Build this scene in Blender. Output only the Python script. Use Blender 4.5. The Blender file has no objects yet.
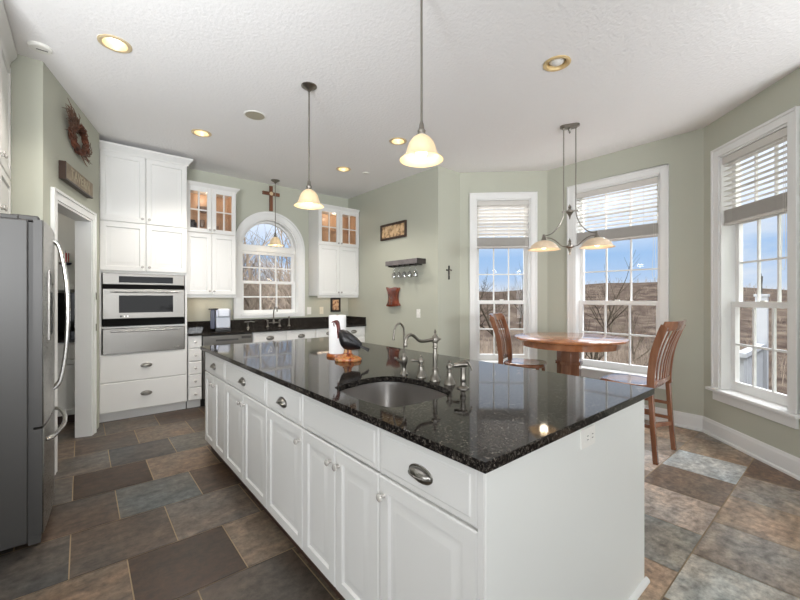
import bpy, bmesh, math, random
from mathutils import Vector, Matrix
S = bpy.context.scene
C = S.collection
PI = math.pi

# ------------------------------------------------------------------ camera
YAW = 0.69430
cam_d = bpy.data.cameras.new('camera')
cam_d.sensor_width = 36.0
cam_d.lens = 36.0 * 382.5 / 800.0
cam_d.shift_y = -2.2 / 800.0
cam_d.clip_start = 0.05
cam_d.clip_end = 2000
cam = bpy.data.objects.new('camera', cam_d)
cam.location = (0, 0, 1.343)
cam.rotation_euler = (PI / 2, 0, -YAW)
C.objects.link(cam)
S.camera = cam

# ------------------------------------------------------------------ view / exposure
S.view_settings.view_transform = 'Standard'
S.view_settings.look = 'None'
S.view_settings.gamma = 1.0
S.view_settings.use_curve_mapping = False
S.view_settings.exposure = 0.0

# ------------------------------------------------------------------ sky
def lin(c):
    c = c / 255.0
    return c / 12.92 if c <= 0.04045 else ((c + 0.055) / 1.055) ** 2.4
def rgb(r, g, b):
    return (lin(r), lin(g), lin(b), 1.0)

SKY = 1.0
W = bpy.data.worlds.new('sky')
S.world = W
W.use_nodes = True
nt = W.node_tree
nt.nodes.clear()
o = nt.nodes.new('ShaderNodeOutputWorld')
bg = nt.nodes.new('ShaderNodeBackground')
tc = nt.nodes.new('ShaderNodeTexCoord')
sep = nt.nodes.new('ShaderNodeSeparateXYZ')
ramp = nt.nodes.new('ShaderNodeValToRGB')
e = ramp.color_ramp.elements
e[0].position = 0.0; e[0].color = rgb(176, 170, 160)
e[1].position = 1.0; e[1].color = (5.0, 5.2, 5.6, 1)
for p, c in ((0.012, rgb(224, 232, 243)), (0.045, rgb(184, 211, 244)), (0.10, rgb(164, 201, 243)), (0.155, (0.70, 0.82, 1.0, 1)), (0.21, (0.95, 1.05, 1.2, 1)), (0.30, (1.0, 1.1, 1.25, 1)), (0.40, (2.0, 2.1, 2.3, 1)), (0.5, (3.2, 3.4, 3.7, 1))):
    k = e.new(p); k.color = c
noi = nt.nodes.new('ShaderNodeTexNoise')
noi.inputs['Scale'].default_value = 3.2
noi.inputs['Detail'].default_value = 6
mp = nt.nodes.new('ShaderNodeMapping')
mp.inputs['Scale'].default_value = (1, 1, 3.0)
cr = nt.nodes.new('ShaderNodeValToRGB')
cr.color_ramp.elements[0].position = 0.56
cr.color_ramp.elements[1].position = 0.74
mix = nt.nodes.new('ShaderNodeMixRGB')
mix.inputs[2].default_value = rgb(240, 244, 250)
L = nt.links.new
L(tc.outputs['Generated'], sep.inputs[0]); L(sep.outputs['Z'], ramp.inputs[0])
L(tc.outputs['Generated'], mp.inputs[0]); L(mp.outputs[0], noi.inputs['Vector'])
L(noi.outputs['Fac'], cr.inputs[0]); L(cr.outputs[0], mix.inputs[0]); L(ramp.outputs[0], mix.inputs[1])
L(mix.outputs[0], bg.inputs[0]); L(bg.outputs[0], o.inputs[0])
bg.inputs[1].default_value = SKY

def area_light(name, loc, target, sx, sy, power, col=(1, 1, 1)):
    d = bpy.data.lights.new(name, 'AREA')
    d.shape = 'RECTANGLE'; d.size = sx; d.size_y = sy; d.energy = power; d.color = col
    ob = bpy.data.objects.new(name, d)
    ob.location = loc
    ob.rotation_euler = (Vector(target) - Vector(loc)).to_track_quat('-Z', 'Y').to_euler()
    C.objects.link(ob)
    return ob
# added fill lights out of view behind the camera, aimed up at the ceiling
for lc, tg, pw in (((-0.5, -0.9, 1.6), (2.3, 4.8, 3.7), 17), ((2.7, -1.7, 1.6), (3.8, 1.6, 3.9), 36), ((-0.9, 0.5, 1.6), (0.9, 4.7, 3.8), 44)):
    fa = area_light('ceiling_fill_light', lc, tg, 0.6, 0.6, pw, (0.93, 0.965, 1.0))
    fa.data.spread = math.radians(130 if lc[0] > 1 else 112)
# added fill lights in the unseen great room: far left and rear end
area_light('great_room_left_fill', (-7.7, -2.4, 1.5), (3.5, 1.0, 1.5), 5.5, 2.3, 270, (0.95, 0.975, 1.0))
area_light('great_room_rear_fill', (0.8, -7.7, 1.6), (1.8, 3.0, 1.4), 5.0, 2.3, 195, (0.95, 0.975, 1.0))
# added fill lights outside the three bay windows, hidden above their tops
for nm, lc, tg in (('bay_fill_light', (5.15, 3.95, 3.45), (3.6, 2.5, 0.3)), ('bay_fill_light', (6.0, 1.84, 3.45), (3.6, 1.84, 0.2)), ('bay_fill_light', (5.25, -0.45, 3.45), (3.4, 1.4, 0.2))):
    area_light(nm, lc, tg, 1.0, 0.9, 140, (0.95, 0.98, 1.0))
sun_d = bpy.data.lights.new('sun', 'SUN')
sun_d.energy = 1.6; sun_d.angle = 0.02; sun_d.color = (1.0, 0.93, 0.82)
sun = bpy.data.objects.new('sun', sun_d)
sun.rotation_euler = Vector((0.75, 0.45, -0.6)).to_track_quat('-Z', 'Y').to_euler()
C.objects.link(sun)

# ------------------------------------------------------------------ materials
MATS = {}
def new_mat(name):
    m = bpy.data.materials.new(name); m.use_nodes = True
    MATS[name] = m
    n = m.node_tree; n.nodes.clear()
    out = n.nodes.new('ShaderNodeOutputMaterial')
    b = n.nodes.new('ShaderNodeBsdfPrincipled')
    n.links.new(b.outputs[0], out.inputs[0])
    return m, n, b, out
def noise(n, scale, detail=4, rough=0.5, stretch=None, obj=True):
    t = n.nodes.new('ShaderNodeTexCoord'); mpn = n.nodes.new('ShaderNodeMapping')
    if stretch: mpn.inputs['Scale'].default_value = stretch
    x = n.nodes.new('ShaderNodeTexNoise')
    x.inputs['Scale'].default_value = scale; x.inputs['Detail'].default_value = detail; x.inputs['Roughness'].default_value = rough
    n.links.new(t.outputs['Object' if obj else 'Generated'], mpn.inputs[0]); n.links.new(mpn.outputs[0], x.inputs['Vector'])
    return x
def add_bump(n, b, src, strength, dist=0.002):
    bp = n.nodes.new('ShaderNodeBump'); bp.inputs['Strength'].default_value = strength; bp.inputs['Distance'].default_value = dist
    n.links.new(src, bp.inputs['Height']); n.links.new(bp.outputs[0], b.inputs['Normal'])
def ramp2(n, src, stops):
    r = n.nodes.new('ShaderNodeValToRGB')
    el = r.color_ramp.elements
    el[0].position, el[0].color = stops[0]; el[1].position, el[1].color = stops[-1]
    for p, c in stops[1:-1]:
        k = el.new(p); k.color = c
    n.links.new(src, r.inputs[0])
    return r
def plain(name, col, rough=0.5, metal=0.0, bump=0, bscale=60, spec=0.5, vary=0.0, coat=0.0, bdist=0.002):
    m, n, b, out = new_mat(name)
    b.inputs['Base Color'].default_value = rgb(*col); b.inputs['Roughness'].default_value = rough
    b.inputs['Metallic'].default_value = metal; b.inputs['Specular IOR Level'].default_value = spec
    b.inputs['Coat Weight'].default_value = coat
    if bump or vary:
        x = noise(n, bscale, 5)
        if bump: add_bump(n, b, x.outputs['Fac'], bump, bdist)
        if vary:
            y = noise(n, bscale * 0.3, 4)
            lo = [max(0, c * (1 - vary)) for c in col]; hi = [min(255, c * (1 + vary)) for c in col]
            r = ramp2(n, y.outputs['Fac'], [(0.3, rgb(*lo)), (0.7, rgb(*hi))])
            n.links.new(r.outputs[0], b.inputs['Base Color'])
    return m
WALLC = (186, 187, 173)
m_wall = plain('sage_wall_paint', WALLC, 0.75, bump=0.12, bscale=140, spec=0.25)
m_pwall = plain('pantry_wall_paint', (188, 188, 182), 0.75, spec=0.25)
m_ceil = plain('knockdown_ceiling', (242, 240, 239), 0.9, bump=0.7, bscale=42, spec=0.15, bdist=0.006)
m_trim = plain('white_trim_paint', (232, 232, 230), 0.35, spec=0.4)
m_cab = plain('white_cabinet_paint', (225, 224, 221), 0.32, spec=0.45)
m_panel = plain('island_panel_paint', (228, 229, 225), 0.4, spec=0.4)
m_toe = plain('dark_toe_kick', (66, 46, 36), 0.5)
m_steel = plain('satin_nickel', (142, 137, 129), 0.33, 1.0)
m_chrome = plain('polished_nickel', (205, 203, 198), 0.16, 1.0)
m_dpull = plain('aged_pewter', (150, 147, 142), 0.28, 1.0)
m_black = plain('black_glass', (8, 8, 9), 0.05, spec=0.12)
m_blackm = plain('black_matte', (22, 21, 21), 0.45)
m_vent = plain('black_vent', (16, 15, 15), 0.7, spec=0.1)
m_rubber = plain('gasket_grey', (70, 68, 66), 0.6)
m_white = plain('white_plastic', (236, 234, 228), 0.4)
m_almond = plain('almond_plastic', (226, 219, 200), 0.4)
m_gold = plain('brass_trim', (226, 206, 168), 0.4, 0.4)
m_goldoff = plain('aged_brass_trim', (222, 196, 146), 0.4, 0.35)
m_paper = plain('paper_towel', (242, 241, 240), 0.9, bump=0.3, bscale=160, spec=0.1)
m_grout = plain('sand_grout', (165, 146, 118), 0.85)
m_speaker = plain('speaker_mesh', (176, 168, 148), 0.8)
m_blindw = plain('white_wood_blind', (206, 202, 196), 0.5)
m_shelf = plain('grey_wash_wood', (112, 106, 106), 0.55, vary=0.12, bscale=40)
m_shelfend = plain('dark_shelf_end', (48, 42, 40), 0.55)
m_navy = plain('navy_felt', (26, 30, 58), 0.8)
m_warm = plain('tan_backsplash_wall', (190, 180, 160), 0.7)
m_red = plain('red_felt', (190, 40, 44), 0.8)
m_iron = plain('dark_iron', (58, 54, 52), 0.5, 0.6)
m_cream = plain('cream_letter_paint', (182, 170, 144), 0.7)
m_signb = plain('sign_board', (146, 132, 112), 0.7, vary=0.12, bscale=50)
m_darkfr = plain('dark_walnut_frame', (58, 40, 30), 0.4)
m_ext = plain('white_porch_paint', (160, 162, 166), 0.7, spec=0.1)

def wood(name, dark, mid, light, rough=0.25, scale=7, stretch=(1, 1, 0.12), coat=0.4):
    m, n, b, out = new_mat(name)
    x = noise(n, scale, 6, 0.6, stretch)
    r = ramp2(n, x.outputs['Fac'], [(0.28, rgb(*dark)), (0.5, rgb(*mid)), (0.72, rgb(*light))])
    n.links.new(r.outputs[0], b.inputs['Base Color'])
    b.inputs['Roughness'].default_value = rough; b.inputs['Coat Weight'].default_value = coat; b.inputs['Coat Roughness'].default_value = 0.12
    return m
m_chair = wood('cherry_wood', (98, 60, 40), (126, 80, 54), (148, 100, 72), 0.2, 14, (1, 1, 0.15), 0.7)
m_table = wood('glossy_cherry_table', (132, 78, 46), (164, 102, 62), (186, 124, 82), 0.14, 9, (0.2, 1, 1), 0.8)
m_cross = wood('dark_oak', (84, 48, 30), (112, 66, 42), (132, 84, 56), 0.4, 12)
m_plaque = wood('burl_wood', (52, 18, 10), (112, 48, 28), (140, 68, 42), 0.15, 16, (1, 1, 0.5), 0.8)
m_base = wood('orange_maple', (128, 66, 26), (168, 92, 40), (196, 122, 62), 0.3, 22)
m_cabin = wood('maple_interior', (176, 138, 106), (196, 160, 128), (210, 178, 148), 0.5, 6)

def granite():
    m, n, b, out = new_mat('black_granite')
    t = n.nodes.new('ShaderNodeTexCoord')
    v = n.nodes.new('ShaderNodeTexVoronoi'); v.inputs['Scale'].default_value = 140
    n.links.new(t.outputs['Object'], v.inputs['Vector'])
    x = noise(n, 105, 7, 0.75)
    y = noise(n, 200, 3, 0.6)
    r1 = ramp2(n, x.outputs['Fac'], [(0.40, rgb(9, 8, 8)), (0.53, rgb(34, 31, 29)), (0.68, rgb(98, 91, 84))])
    r2 = ramp2(n, v.outputs['Color'], [(0.70, (0, 0, 0, 1)), (0.86, (1, 1, 1, 1))])
    mx = n.nodes.new('ShaderNodeMixRGB'); mx.inputs[2].default_value = rgb(168, 158, 146)
    ml = n.nodes.new('ShaderNodeMath'); ml.operation = 'MULTIPLY'
    r3 = ramp2(n, y.outputs['Fac'], [(0.45, (0, 0, 0, 1)), (0.65, (0.55, 0.55, 0.55, 1))])
    n.links.new(r2.outputs[0], ml.inputs[0]); n.links.new(r3.outputs[0], ml.inputs[1])
    n.links.new(ml.outputs[0], mx.inputs[0]); n.links.new(r1.outputs[0], mx.inputs[1])
    n.links.new(mx.outputs[0], b.inputs['Base Color'])
    b.inputs['Roughness'].default_value = 0.05; b.inputs['IOR'].default_value = 1.25
    return m
m_granite = granite()

def brushed(name, col, rough, stretch):
    m, n, b, out = new_mat(name)
    b.inputs['Base Color'].default_value = rgb(*col); b.inputs['Metallic'].default_value = 1.0
    x = noise(n, 40, 4, 0.6, stretch)
    r = ramp2(n, x.outputs['Fac'], [(0.3, (rough * 0.8,) * 3 + (1,)), (0.7, (rough * 1.25,) * 3 + (1,))])
    n.links.new(r.outputs[0], b.inputs['Roughness'])
    return m
m_inox = brushed('brushed_steel', (160, 158, 154), 0.30, (0.4, 0.4, 8))
m_inoxh = brushed('brushed_steel_panel', (136, 133, 128), 0.34, (0.3, 0.3, 10))
m_sink = brushed('satin_sink_steel', (172, 168, 164), 0.34, (6, 0.5, 6))
m_fside = plain('fridge_side_grey', (74, 72, 70), 0.5, 0.25, bump=0.08, bscale=300)

def tile_mat():
    m, n, b, out = new_mat('slate_look_tile')
    at = n.nodes.new('ShaderNodeAttribute'); at.attribute_name = 'tile_tone'
    x = noise(n, 5.0, 8, 0.62, (1.0, 2.2, 1))
    y = noise(n, 1.9, 4, 0.5)
    z = noise(n, 22, 7, 0.7)
    r = ramp2(n, x.outputs['Fac'], [(0.30, (0.60, 0.57, 0.55, 1)), (0.48, (0.98, 0.97, 0.96, 1)), (0.70, (1.45, 1.41, 1.36, 1))])
    mx = n.nodes.new('ShaderNodeMixRGB'); mx.blend_type = 'MULTIPLY'; mx.inputs[0].default_value = 1
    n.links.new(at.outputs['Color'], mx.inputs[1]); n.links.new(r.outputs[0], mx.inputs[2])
    r2 = ramp2(n, y.outputs['Fac'], [(0.38, (1.12, 1.0, 0.90, 1)), (0.5, (1.03, 1, 0.97, 1)), (0.62, (0.92, 1.0, 1.06, 1))])
    mx2 = n.nodes.new('ShaderNodeMixRGB'); mx2.blend_type = 'MULTIPLY'; mx2.inputs[0].default_value = 1
    n.links.new(mx.outputs[0], mx2.inputs[1]); n.links.new(r2.outputs[0], mx2.inputs[2])
    r3 = ramp2(n, z.outputs['Fac'], [(0.34, (0.55, 0.55, 0.55, 1)), (0.66, (1.45, 1.45, 1.45, 1))])
    mx3 = n.nodes.new('ShaderNodeMixRGB'); mx3.blend_type = 'MULTIPLY'; mx3.inputs[0].default_value = 1
    n.links.new(mx2.outputs[0], mx3.inputs[1]); n.links.new(r3.outputs[0], mx3.inputs[2])
    n.links.new(mx3.outputs[0], b.inputs['Base Color'])
    b.inputs['Roughness'].default_value = 0.38; b.inputs['Specular IOR Level'].default_value = 0.45
    add_bump(n, b, x.outputs['Fac'], 0.25, 0.004)
    return m
m_tile = tile_mat()

def glass(name, tint=(1, 1, 1), fac=0.06):
    m = bpy.data.materials.new(name); m.use_nodes = True
    n = m.node_tree; n.nodes.clear()
    out = n.nodes.new('ShaderNodeOutputMaterial'); tr = n.nodes.new('ShaderNodeBsdfTransparent')
    tr.inputs[0].default_value = tint + (1,)
    gl = n.nodes.new('ShaderNodeBsdfGlossy'); gl.inputs['Roughness'].default_value = 0.02
    ms = n.nodes.new('ShaderNodeMixShader'); lw = n.nodes.new('ShaderNodeLayerWeight'); lw.inputs[0].default_value = 0.15
    ml = n.nodes.new('ShaderNodeMath'); ml.operation = 'MULTIPLY_ADD'; ml.inputs[1].default_value = 0.22; ml.inputs[2].default_value = fac * 0.5
    n.links.new(lw.outputs['Fresnel'], ml.inputs[0]); n.links.new(ml.outputs[0], ms.inputs[0])
    n.links.new(tr.outputs[0], ms.inputs[1]); n.links.new(gl.outputs[0], ms.inputs[2]); n.links.new(ms.outputs[0], out.inputs[0])
    return m
m_pane = glass('window_glass', (1, 1, 1), 0.024)
m_wine = glass('clear_glassware', (0.93, 0.93, 0.94), 0.25)
def glow(name, col, strength):
    m = bpy.data.materials.new(name); m.use_nodes = True
    n = m.node_tree; n.nodes.clear()
    out = n.nodes.new('ShaderNodeOutputMaterial'); em = n.nodes.new('ShaderNodeEmission')
    em.inputs[0].default_value = rgb(*col); em.inputs[1].default_value = strength
    n.links.new(em.outputs[0], out.inputs[0])
    return m
m_bulb = glow('lamp_bulb_glow', (255, 226, 178), 7)
m_lens = glow('downlight_lens_glow', (255, 240, 214), 9)
def shade_mat(name, col, emit):
    m, n, b, out = new_mat(name)
    x = noise(n, 16, 5, 0.6)
    lo = [c * 0.93 for c in col]
    r = ramp2(n, x.outputs['Fac'], [(0.35, rgb(*lo)), (0.65, rgb(*col))])
    n.links.new(r.outputs[0], b.inputs['Base Color']); n.links.new(r.outputs[0], b.inputs['Emission Color'])
    b.inputs['Emission Strength'].default_value = emit
    b.inputs['Roughness'].default_value = 0.35
    return m
m_shade = shade_mat('alabaster_glass', (232, 206, 166), 0.22)
m_bowl = shade_mat('ribbed_alabaster_glass', (222, 200, 172), 0.10)

# ------------------------------------------------------------------ mesh helpers
class MB:
    def __init__(s): s.v = []; s.f = []; s.m = []
    def add(s, vs, fs, mi=0):
        k = len(s.v); s.v += [tuple(p) for p in vs]
        for f in fs: s.f.append(tuple(i + k for i in f)); s.m.append(mi)
        return s
    def box(s, x0, y0, z0, x1, y1, z1, mi=0):
        return s.add([(x0, y0, z0), (x1, y0, z0), (x1, y1, z0), (x0, y1, z0), (x0, y0, z1), (x1, y0, z1), (x1, y1, z1), (x0, y1, z1)],
                     [(0, 3, 2, 1), (4, 5, 6, 7), (0, 1, 5, 4), (1, 2, 6, 5), (2, 3, 7, 6), (3, 0, 4, 7)], mi)
    def prism(s, poly, z0, z1):
        n = len(poly)
        vs = [(x, y, z0) for x, y in poly] + [(x, y, z1) for x, y in poly]
        fs = [tuple(range(n - 1, -1, -1)), tuple(range(n, 2 * n))] + [(i, (i + 1) % n, n + (i + 1) % n, n + i) for i in range(n)]
        return s.add(vs, fs)
    def lathe(s, prof, cx=0, cy=0, cz=0, n=24, M=None, cap=True):
        vs = []; fs = []
        for r, z in prof:
            for i in range(n):
                t = 2 * PI * i / n
                p = Vector((r * math.cos(t), r * math.sin(t), z))
                if M is not None: p = M @ p
                vs.append((p.x + cx, p.y + cy, p.z + cz))
        for k in range(len(prof) - 1):
            for i in range(n):
                j = (i + 1) % n
                fs.append((k * n + i, k * n + j, (k + 1) * n + j, (k + 1) * n + i))
        if cap:
            if prof[0][0] > 1e-4: fs.append(tuple(range(n - 1, -1, -1)))
            if prof[-1][0] > 1e-4: fs.append(tuple((len(prof) - 1) * n + i for i in range(n)))
        return s.add(vs, fs)
    def tube(s, pts, r, n=8, flat=1.0):
        pts = [Vector(p) for p in pts]
        rs = r if isinstance(r, (list, tuple)) else [r] * len(pts)
        vs = []; fs = []; up = None
        for i, p in enumerate(pts):
            d = (pts[min(i + 1, len(pts) - 1)] - pts[max(i - 1, 0)]).normalized()
            if up is None:
                up = Vector((0, 0, 1)) if abs(d.z) < 0.9 else Vector((1, 0, 0))
            up = (up - d * up.dot(d)).normalized(); w = d.cross(up)
            for k in range(n):
                t = 2 * PI * k / n
                vs.append(tuple(p + up * (math.cos(t) * rs[i] * flat) + w * (math.sin(t) * rs[i])))
        for i in range(len(pts) - 1):
            for k in range(n):
                j = (k + 1) % n
                fs.append((i * n + k, i * n + j, (i + 1) * n + j, (i + 1) * n + k))
        fs.append(tuple(range(n - 1, -1, -1))); fs.append(tuple((len(pts) - 1) * n + k for k in range(n)))
        return s.add(vs, fs)
    def ribbon(s, pts, w, t, side=Vector((1, 0, 0))):
        """rectangular bar along pts; w across 'side', t across the other way"""
        pts = [Vector(p) for p in pts]; vs = []; fs = []
        ws = w if isinstance(w, (list, tuple)) else [w] * len(pts)
        for i, p in enumerate(pts):
            d = (pts[min(i + 1, len(pts) - 1)] - pts[max(i - 1, 0)]).normalized()
            a = (side - d * side.dot(d)).normalized(); b = d.cross(a)
            for sa, sb in ((-1, -1), (1, -1), (1, 1), (-1, 1)):
                vs.append(tuple(p + a * (sa * ws[i] / 2) + b * (sb * t / 2)))
        for i in range(len(pts) - 1):
            for k in range(4):
                j = (k + 1) % 4
                fs.append((i * 4 + k, i * 4 + j, (i + 1) * 4 + j, (i + 1) * 4 + k))
        fs.append((3, 2, 1, 0)); q = (len(pts) - 1) * 4; fs.append((q, q + 1, q + 2, q + 3))
        return s.add(vs, fs)
    def ball(s, c, rx, ry, rz, nu=16, nv=10):
        prof = []
        vs = []; fs = []
        for j in range(nv + 1):
            a = -PI / 2 + PI * j / nv
            for i in range(nu):
                t = 2 * PI * i / nu
                vs.append((c[0] + rx * math.cos(a) * math.cos(t), c[1] + ry * math.cos(a) * math.sin(t), c[2] + rz * math.sin(a)))
        for j in range(nv):
            for i in range(nu):
                k = (i + 1) % nu
                fs.append((j * nu + i, j * nu + k, (j + 1) * nu + k, (j + 1) * nu + i))
        return s.add(vs, fs)
    def loops(s, w, h, lv):
        """rectangular front made of nested rectangles; lv = [(inset, y), ...]; x 0..w, z 0..h, facing -y"""
        vs = []; fs = []
        for ins, y in lv:
            vs += [(ins, y, ins), (w - ins, y, ins), (w - ins, y, h - ins), (ins, y, h - ins)]
        for k in range(len(lv) - 1):
            for i in range(4):
                j = (i + 1) % 4
                fs.append((k * 4 + i, k * 4 + j, k * 4 + 4 + j, k * 4 + 4 + i))
        fs.append((3, 2, 1, 0)); q = (len(lv) - 1) * 4; fs.append((q, q + 1, q + 2, q + 3))
        return s.add(vs, fs)

def mesh_of(name, mb, mats, smooth=35):
    me = bpy.data.meshes.new(name)
    me.from_pydata(mb.v, [], mb.f)
    if not isinstance(mats, (list, tuple)): mats = [mats]
    for m in mats: me.materials.append(m)
    bm = bmesh.new(); bm.from_mesh(me)
    bmesh.ops.remove_doubles(bm, verts=bm.verts, dist=1e-5)
    bmesh.ops.recalc_face_normals(bm, faces=bm.faces)
    bm.to_mesh(me); bm.free()
    if len(mats) > 1 and len(me.polygons) == len(mb.m):
        for p, k in zip(me.polygons, mb.m): p.material_index = k
    if smooth:
        for p in me.polygons: p.use_smooth = True
        me.set_sharp_from_angle(angle=math.radians(smooth))
    return me
def put(name, me, parent=None, loc=(0, 0, 0), rz=0, bev=0):
    ob = bpy.data.objects.new(name, me)
    C.objects.link(ob); ob.location = loc; ob.rotation_euler = (0, 0, rz)
    if parent is not None: ob.parent = parent
    if bev:
        b = ob.modifiers.new('bevel', 'BEVEL'); b.width = bev; b.segments = 2; b.limit_method = 'ANGLE'; b.angle_limit = math.radians(40)
        b.harden_normals = False
    return ob
def P(name, mb, mat, parent=None, loc=(0, 0, 0), rz=0, bev=0, label=None, smooth=35):
    ob = put(name, mesh_of(name, mb, mat, smooth), parent, loc, rz, bev)
    if label: ob['label'] = label
    return ob
def tag(o, label, cat, group=None):
    o['label'] = label; o['category'] = cat
    if group: o['group'] = group
    return o
def E(name, loc, rz, label, cat, group=None):
    o = bpy.data.objects.new(name, None); C.objects.link(o)
    o.empty_display_size = 0.1
    o.location = loc; o.rotation_euler = (0, 0, rz)
    return tag(o, label, cat, group)
def struct(o):
    o['kind'] = 'structure'; return o
def SE(name, loc, rz):
    o = bpy.data.objects.new(name, None); C.objects.link(o); o.location = loc; o.rotation_euler = (0, 0, rz)
    return struct(o)
def copy_tree(src, parent=None):
    c = src.copy(); C.objects.link(c); c.parent = parent
    for ch in list(src.children): copy_tree(ch, c)
    return c
def spline(pts, n=6, closed=False):
    P_ = [Vector(p) for p in pts]; out = []
    N = len(P_)
    rng = range(N) if closed else range(N - 1)
    for i in rng:
        a = P_[(i - 1) % N] if closed or i > 0 else P_[0]
        b = P_[i]; c = P_[(i + 1) % N]
        d = P_[(i + 2) % N] if closed or i + 2 < N else P_[-1]
        for k in range(n):
            t = k / n
            out.append(0.5 * ((2 * b) + (c - a) * t + (2 * a - 5 * b + 4 * c - d) * t * t + (3 * b - a - 3 * c + d) * t ** 3))
    if not closed: out.append(P_[-1])
    return out
def boolean_cut(ob, cutter_mb):
    cm = mesh_of('cutter', cutter_mb, m_trim, 0)
    co = bpy.data.objects.new('cutter', cm); C.objects.link(co)
    md = ob.modifiers.new('cut', 'BOOLEAN'); md.operation = 'DIFFERENCE'; md.object = co; md.solver = 'EXACT'
    dg = bpy.context.evaluated_depsgraph_get(); dg.update()
    me = bpy.data.meshes.new_from_object(ob.evaluated_get(dg))
    ob.modifiers.remove(md); ob.data = me
    bpy.data.objects.remove(co); bpy.data.meshes.remove(cm)
RY = lambda a: Matrix.Rotation(a, 4, 'Y')
RX = lambda a: Matrix.Rotation(a, 4, 'X')
RZ = lambda a: Matrix.Rotation(a, 4, 'Z')

# ================================================================== STRUCTURE
H = 3.05
# ---- floor tiles
random.seed(4)
TX, TY = 0.4575, 0.4605
TONE = {'T': (142, 124, 106), 'G': (122, 113, 104), 'B': (120, 121, 117), 'D': (92, 76, 63), 'K': (76, 57, 42), 'S': (94, 90, 86), 'M': (104, 91, 80), 'L': (150, 158, 162), 'P': (148, 137, 128), 'W': (144, 144, 139)}
known = {}
def setrow(j, x_first, codes):
    off = -0.047 if j % 2 == 0 else 0.18
    for n_, ch in enumerate(codes):
        known[(j, round((x_first - off) / TX) + n_)] = ch
setrow(9, -0.2775, 'GGDM'); setrow(8, -0.5045, 'GMTMD'); setrow(7, -0.2775, 'GSBGM'); setrow(6, -0.5045, 'GKTMD')
setrow(5, -0.2775, 'MBDG'); setrow(4, -0.5045, 'SMGM'); setrow(3, -0.2775, 'TKTG'); setrow(2, -0.047, 'DMTG')
setrow(0, 1.783, 'TBPMLTG'); setrow(-1, 2.0075, 'WGTGDM'); setrow(1, 2.4675, 'TGPGTB'); setrow(2, 2.698, 'GDTBMP'); setrow(-2, 1.783, 'GTBMDT'); setrow(3, 2.4675, 'MGBTPG')
fb = MB(); tones = []
fb.box(-7.9, -7.9, -0.12, 4.95, 7.2, -0.003, 1); tones += [(0.3, 0.25, 0.2, 1)] * 6
codes = 'TGBDKSMPGTM'
for j in range(-19, 14):
    off = -0.047 if j % 2 == 0 else 0.18
    for k in range(-18, 12):
        x0 = off + k * TX; x1 = x0 + TX; y0 = 0.565 + j * TY; y1 = y0 + TY
        x0 = max(x0, -7.9); x1 = min(x1, 4.95); y0 = max(y0, -7.9); y1 = min(y1, 7.2)
        if x1 - x0 < 0.05 or y1 - y0 < 0.05: continue
        g = 0.0028
        fb.add([(x0 + g, y0 + g, 0), (x1 - g, y0 + g, 0), (x1 - g, y1 - g, 0), (x0 + g, y1 - g, 0)], [(0, 1, 2, 3)], 0)
        ch = known.get((j, k)) or random.choice(codes)
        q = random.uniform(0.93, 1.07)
        tones.append(tuple(lin(min(255, c * q)) * (1.35 if x0 > 1.7 and j < 4 else 0.55) for c in TONE[ch]) + (1,))  # right-hand tiles near the bay lightened: window light put into their colour
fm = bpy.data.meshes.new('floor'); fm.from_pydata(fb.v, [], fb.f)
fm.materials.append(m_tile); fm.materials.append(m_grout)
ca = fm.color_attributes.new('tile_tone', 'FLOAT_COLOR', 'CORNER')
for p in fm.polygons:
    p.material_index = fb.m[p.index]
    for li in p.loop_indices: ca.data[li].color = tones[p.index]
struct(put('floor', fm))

# ---- ceiling, with real holes for the recessed cans
cans = [((0.173, 3.20), 'on'), ((0.955, 4.36), 'on'), ((2.648, 3.214), 'on'), ((2.668, 4.375), 'on'), ((2.66, 1.41), 'off')]
cb = MB().prism([(-8.0, -8.0), (5.0, -8.0), (5.0, 0.85), (4.95, 2.75), (4.05, 3.62), (3.7, 3.62), (3.7, 7.0), (-8.0, 7.0)], H, H + 0.16)
ceil = struct(P('ceiling', cb, m_ceil, smooth=0))
cut = MB()
for (x, y), st in cans: cut.lathe([(0.074, H - 0.05), (0.074, H + 0.12)], x, y, 0, 32)
boolean_cut(ceil, cut)

# ---- walls
def wall(name, p0, p1, openings=(), mat=m_wall, thick=0.16, z1=H + 0.02, ext0=0, ext1=0):
    d = Vector((p1[0] - p0[0], p1[1] - p0[1])); Ln = d.length; rz = math.atan2(d.y, d.x)
    mb = MB(); x = -ext0
    for s0, s1, z0, zt in sorted(openings):
        mb.box(x, 0, -0.02, s0, thick, z1)
        if z0 > 0: mb.box(s0, 0, -0.02, s1, thick, z0)
        mb.box(s0, 0, zt, s1, thick, z1); x = s1
    mb.box(x, 0, -0.02, Ln + ext1, thick, z1)
    return struct(P(name, mb, mat, None, (p0[0], p0[1], 0), rz, smooth=0)), rz
BX = 4.805
Pa, Pb, Pc, Pd = (3.965, 3.487), (BX, 2.68), (BX, 1.0), (3.90, 0.095)
YB = 5.66; XL = 3.545
W1o, W2o, W3o = (0.22, 0.94), (0.372, 1.297), (0.225, 0.93)
ZS, ZT = 0.48, 2.675
_, rz1 = wall('wall_bay_left', Pa, Pb, [(W1o[0], W1o[1], ZS - 0.029, ZT)], ext1=0.07, ext0=0.0)
_, rz2 = wall('wall_bay_center', Pb, Pc, [(W2o[0], W2o[1], ZS - 0.029, ZT)])
_, rz3 = wall('wall_bay_right', Pc, Pd, [(W3o[0], W3o[1], ZS - 0.029, ZT)])
wall('wall_jog', (XL + 0.16, 3.487), Pa, ext1=0.05)
wall('wall_right', (XL, YB), (XL, 3.487))
# left wall with the doorway
WLa = (-0.214, 3.774); WLb = (0.142, 5.06)
_, rzl = wall('wall_left', WLa, WLb, [(0.206, 1.062, 0, 2.10)], thick=0.112)
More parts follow.
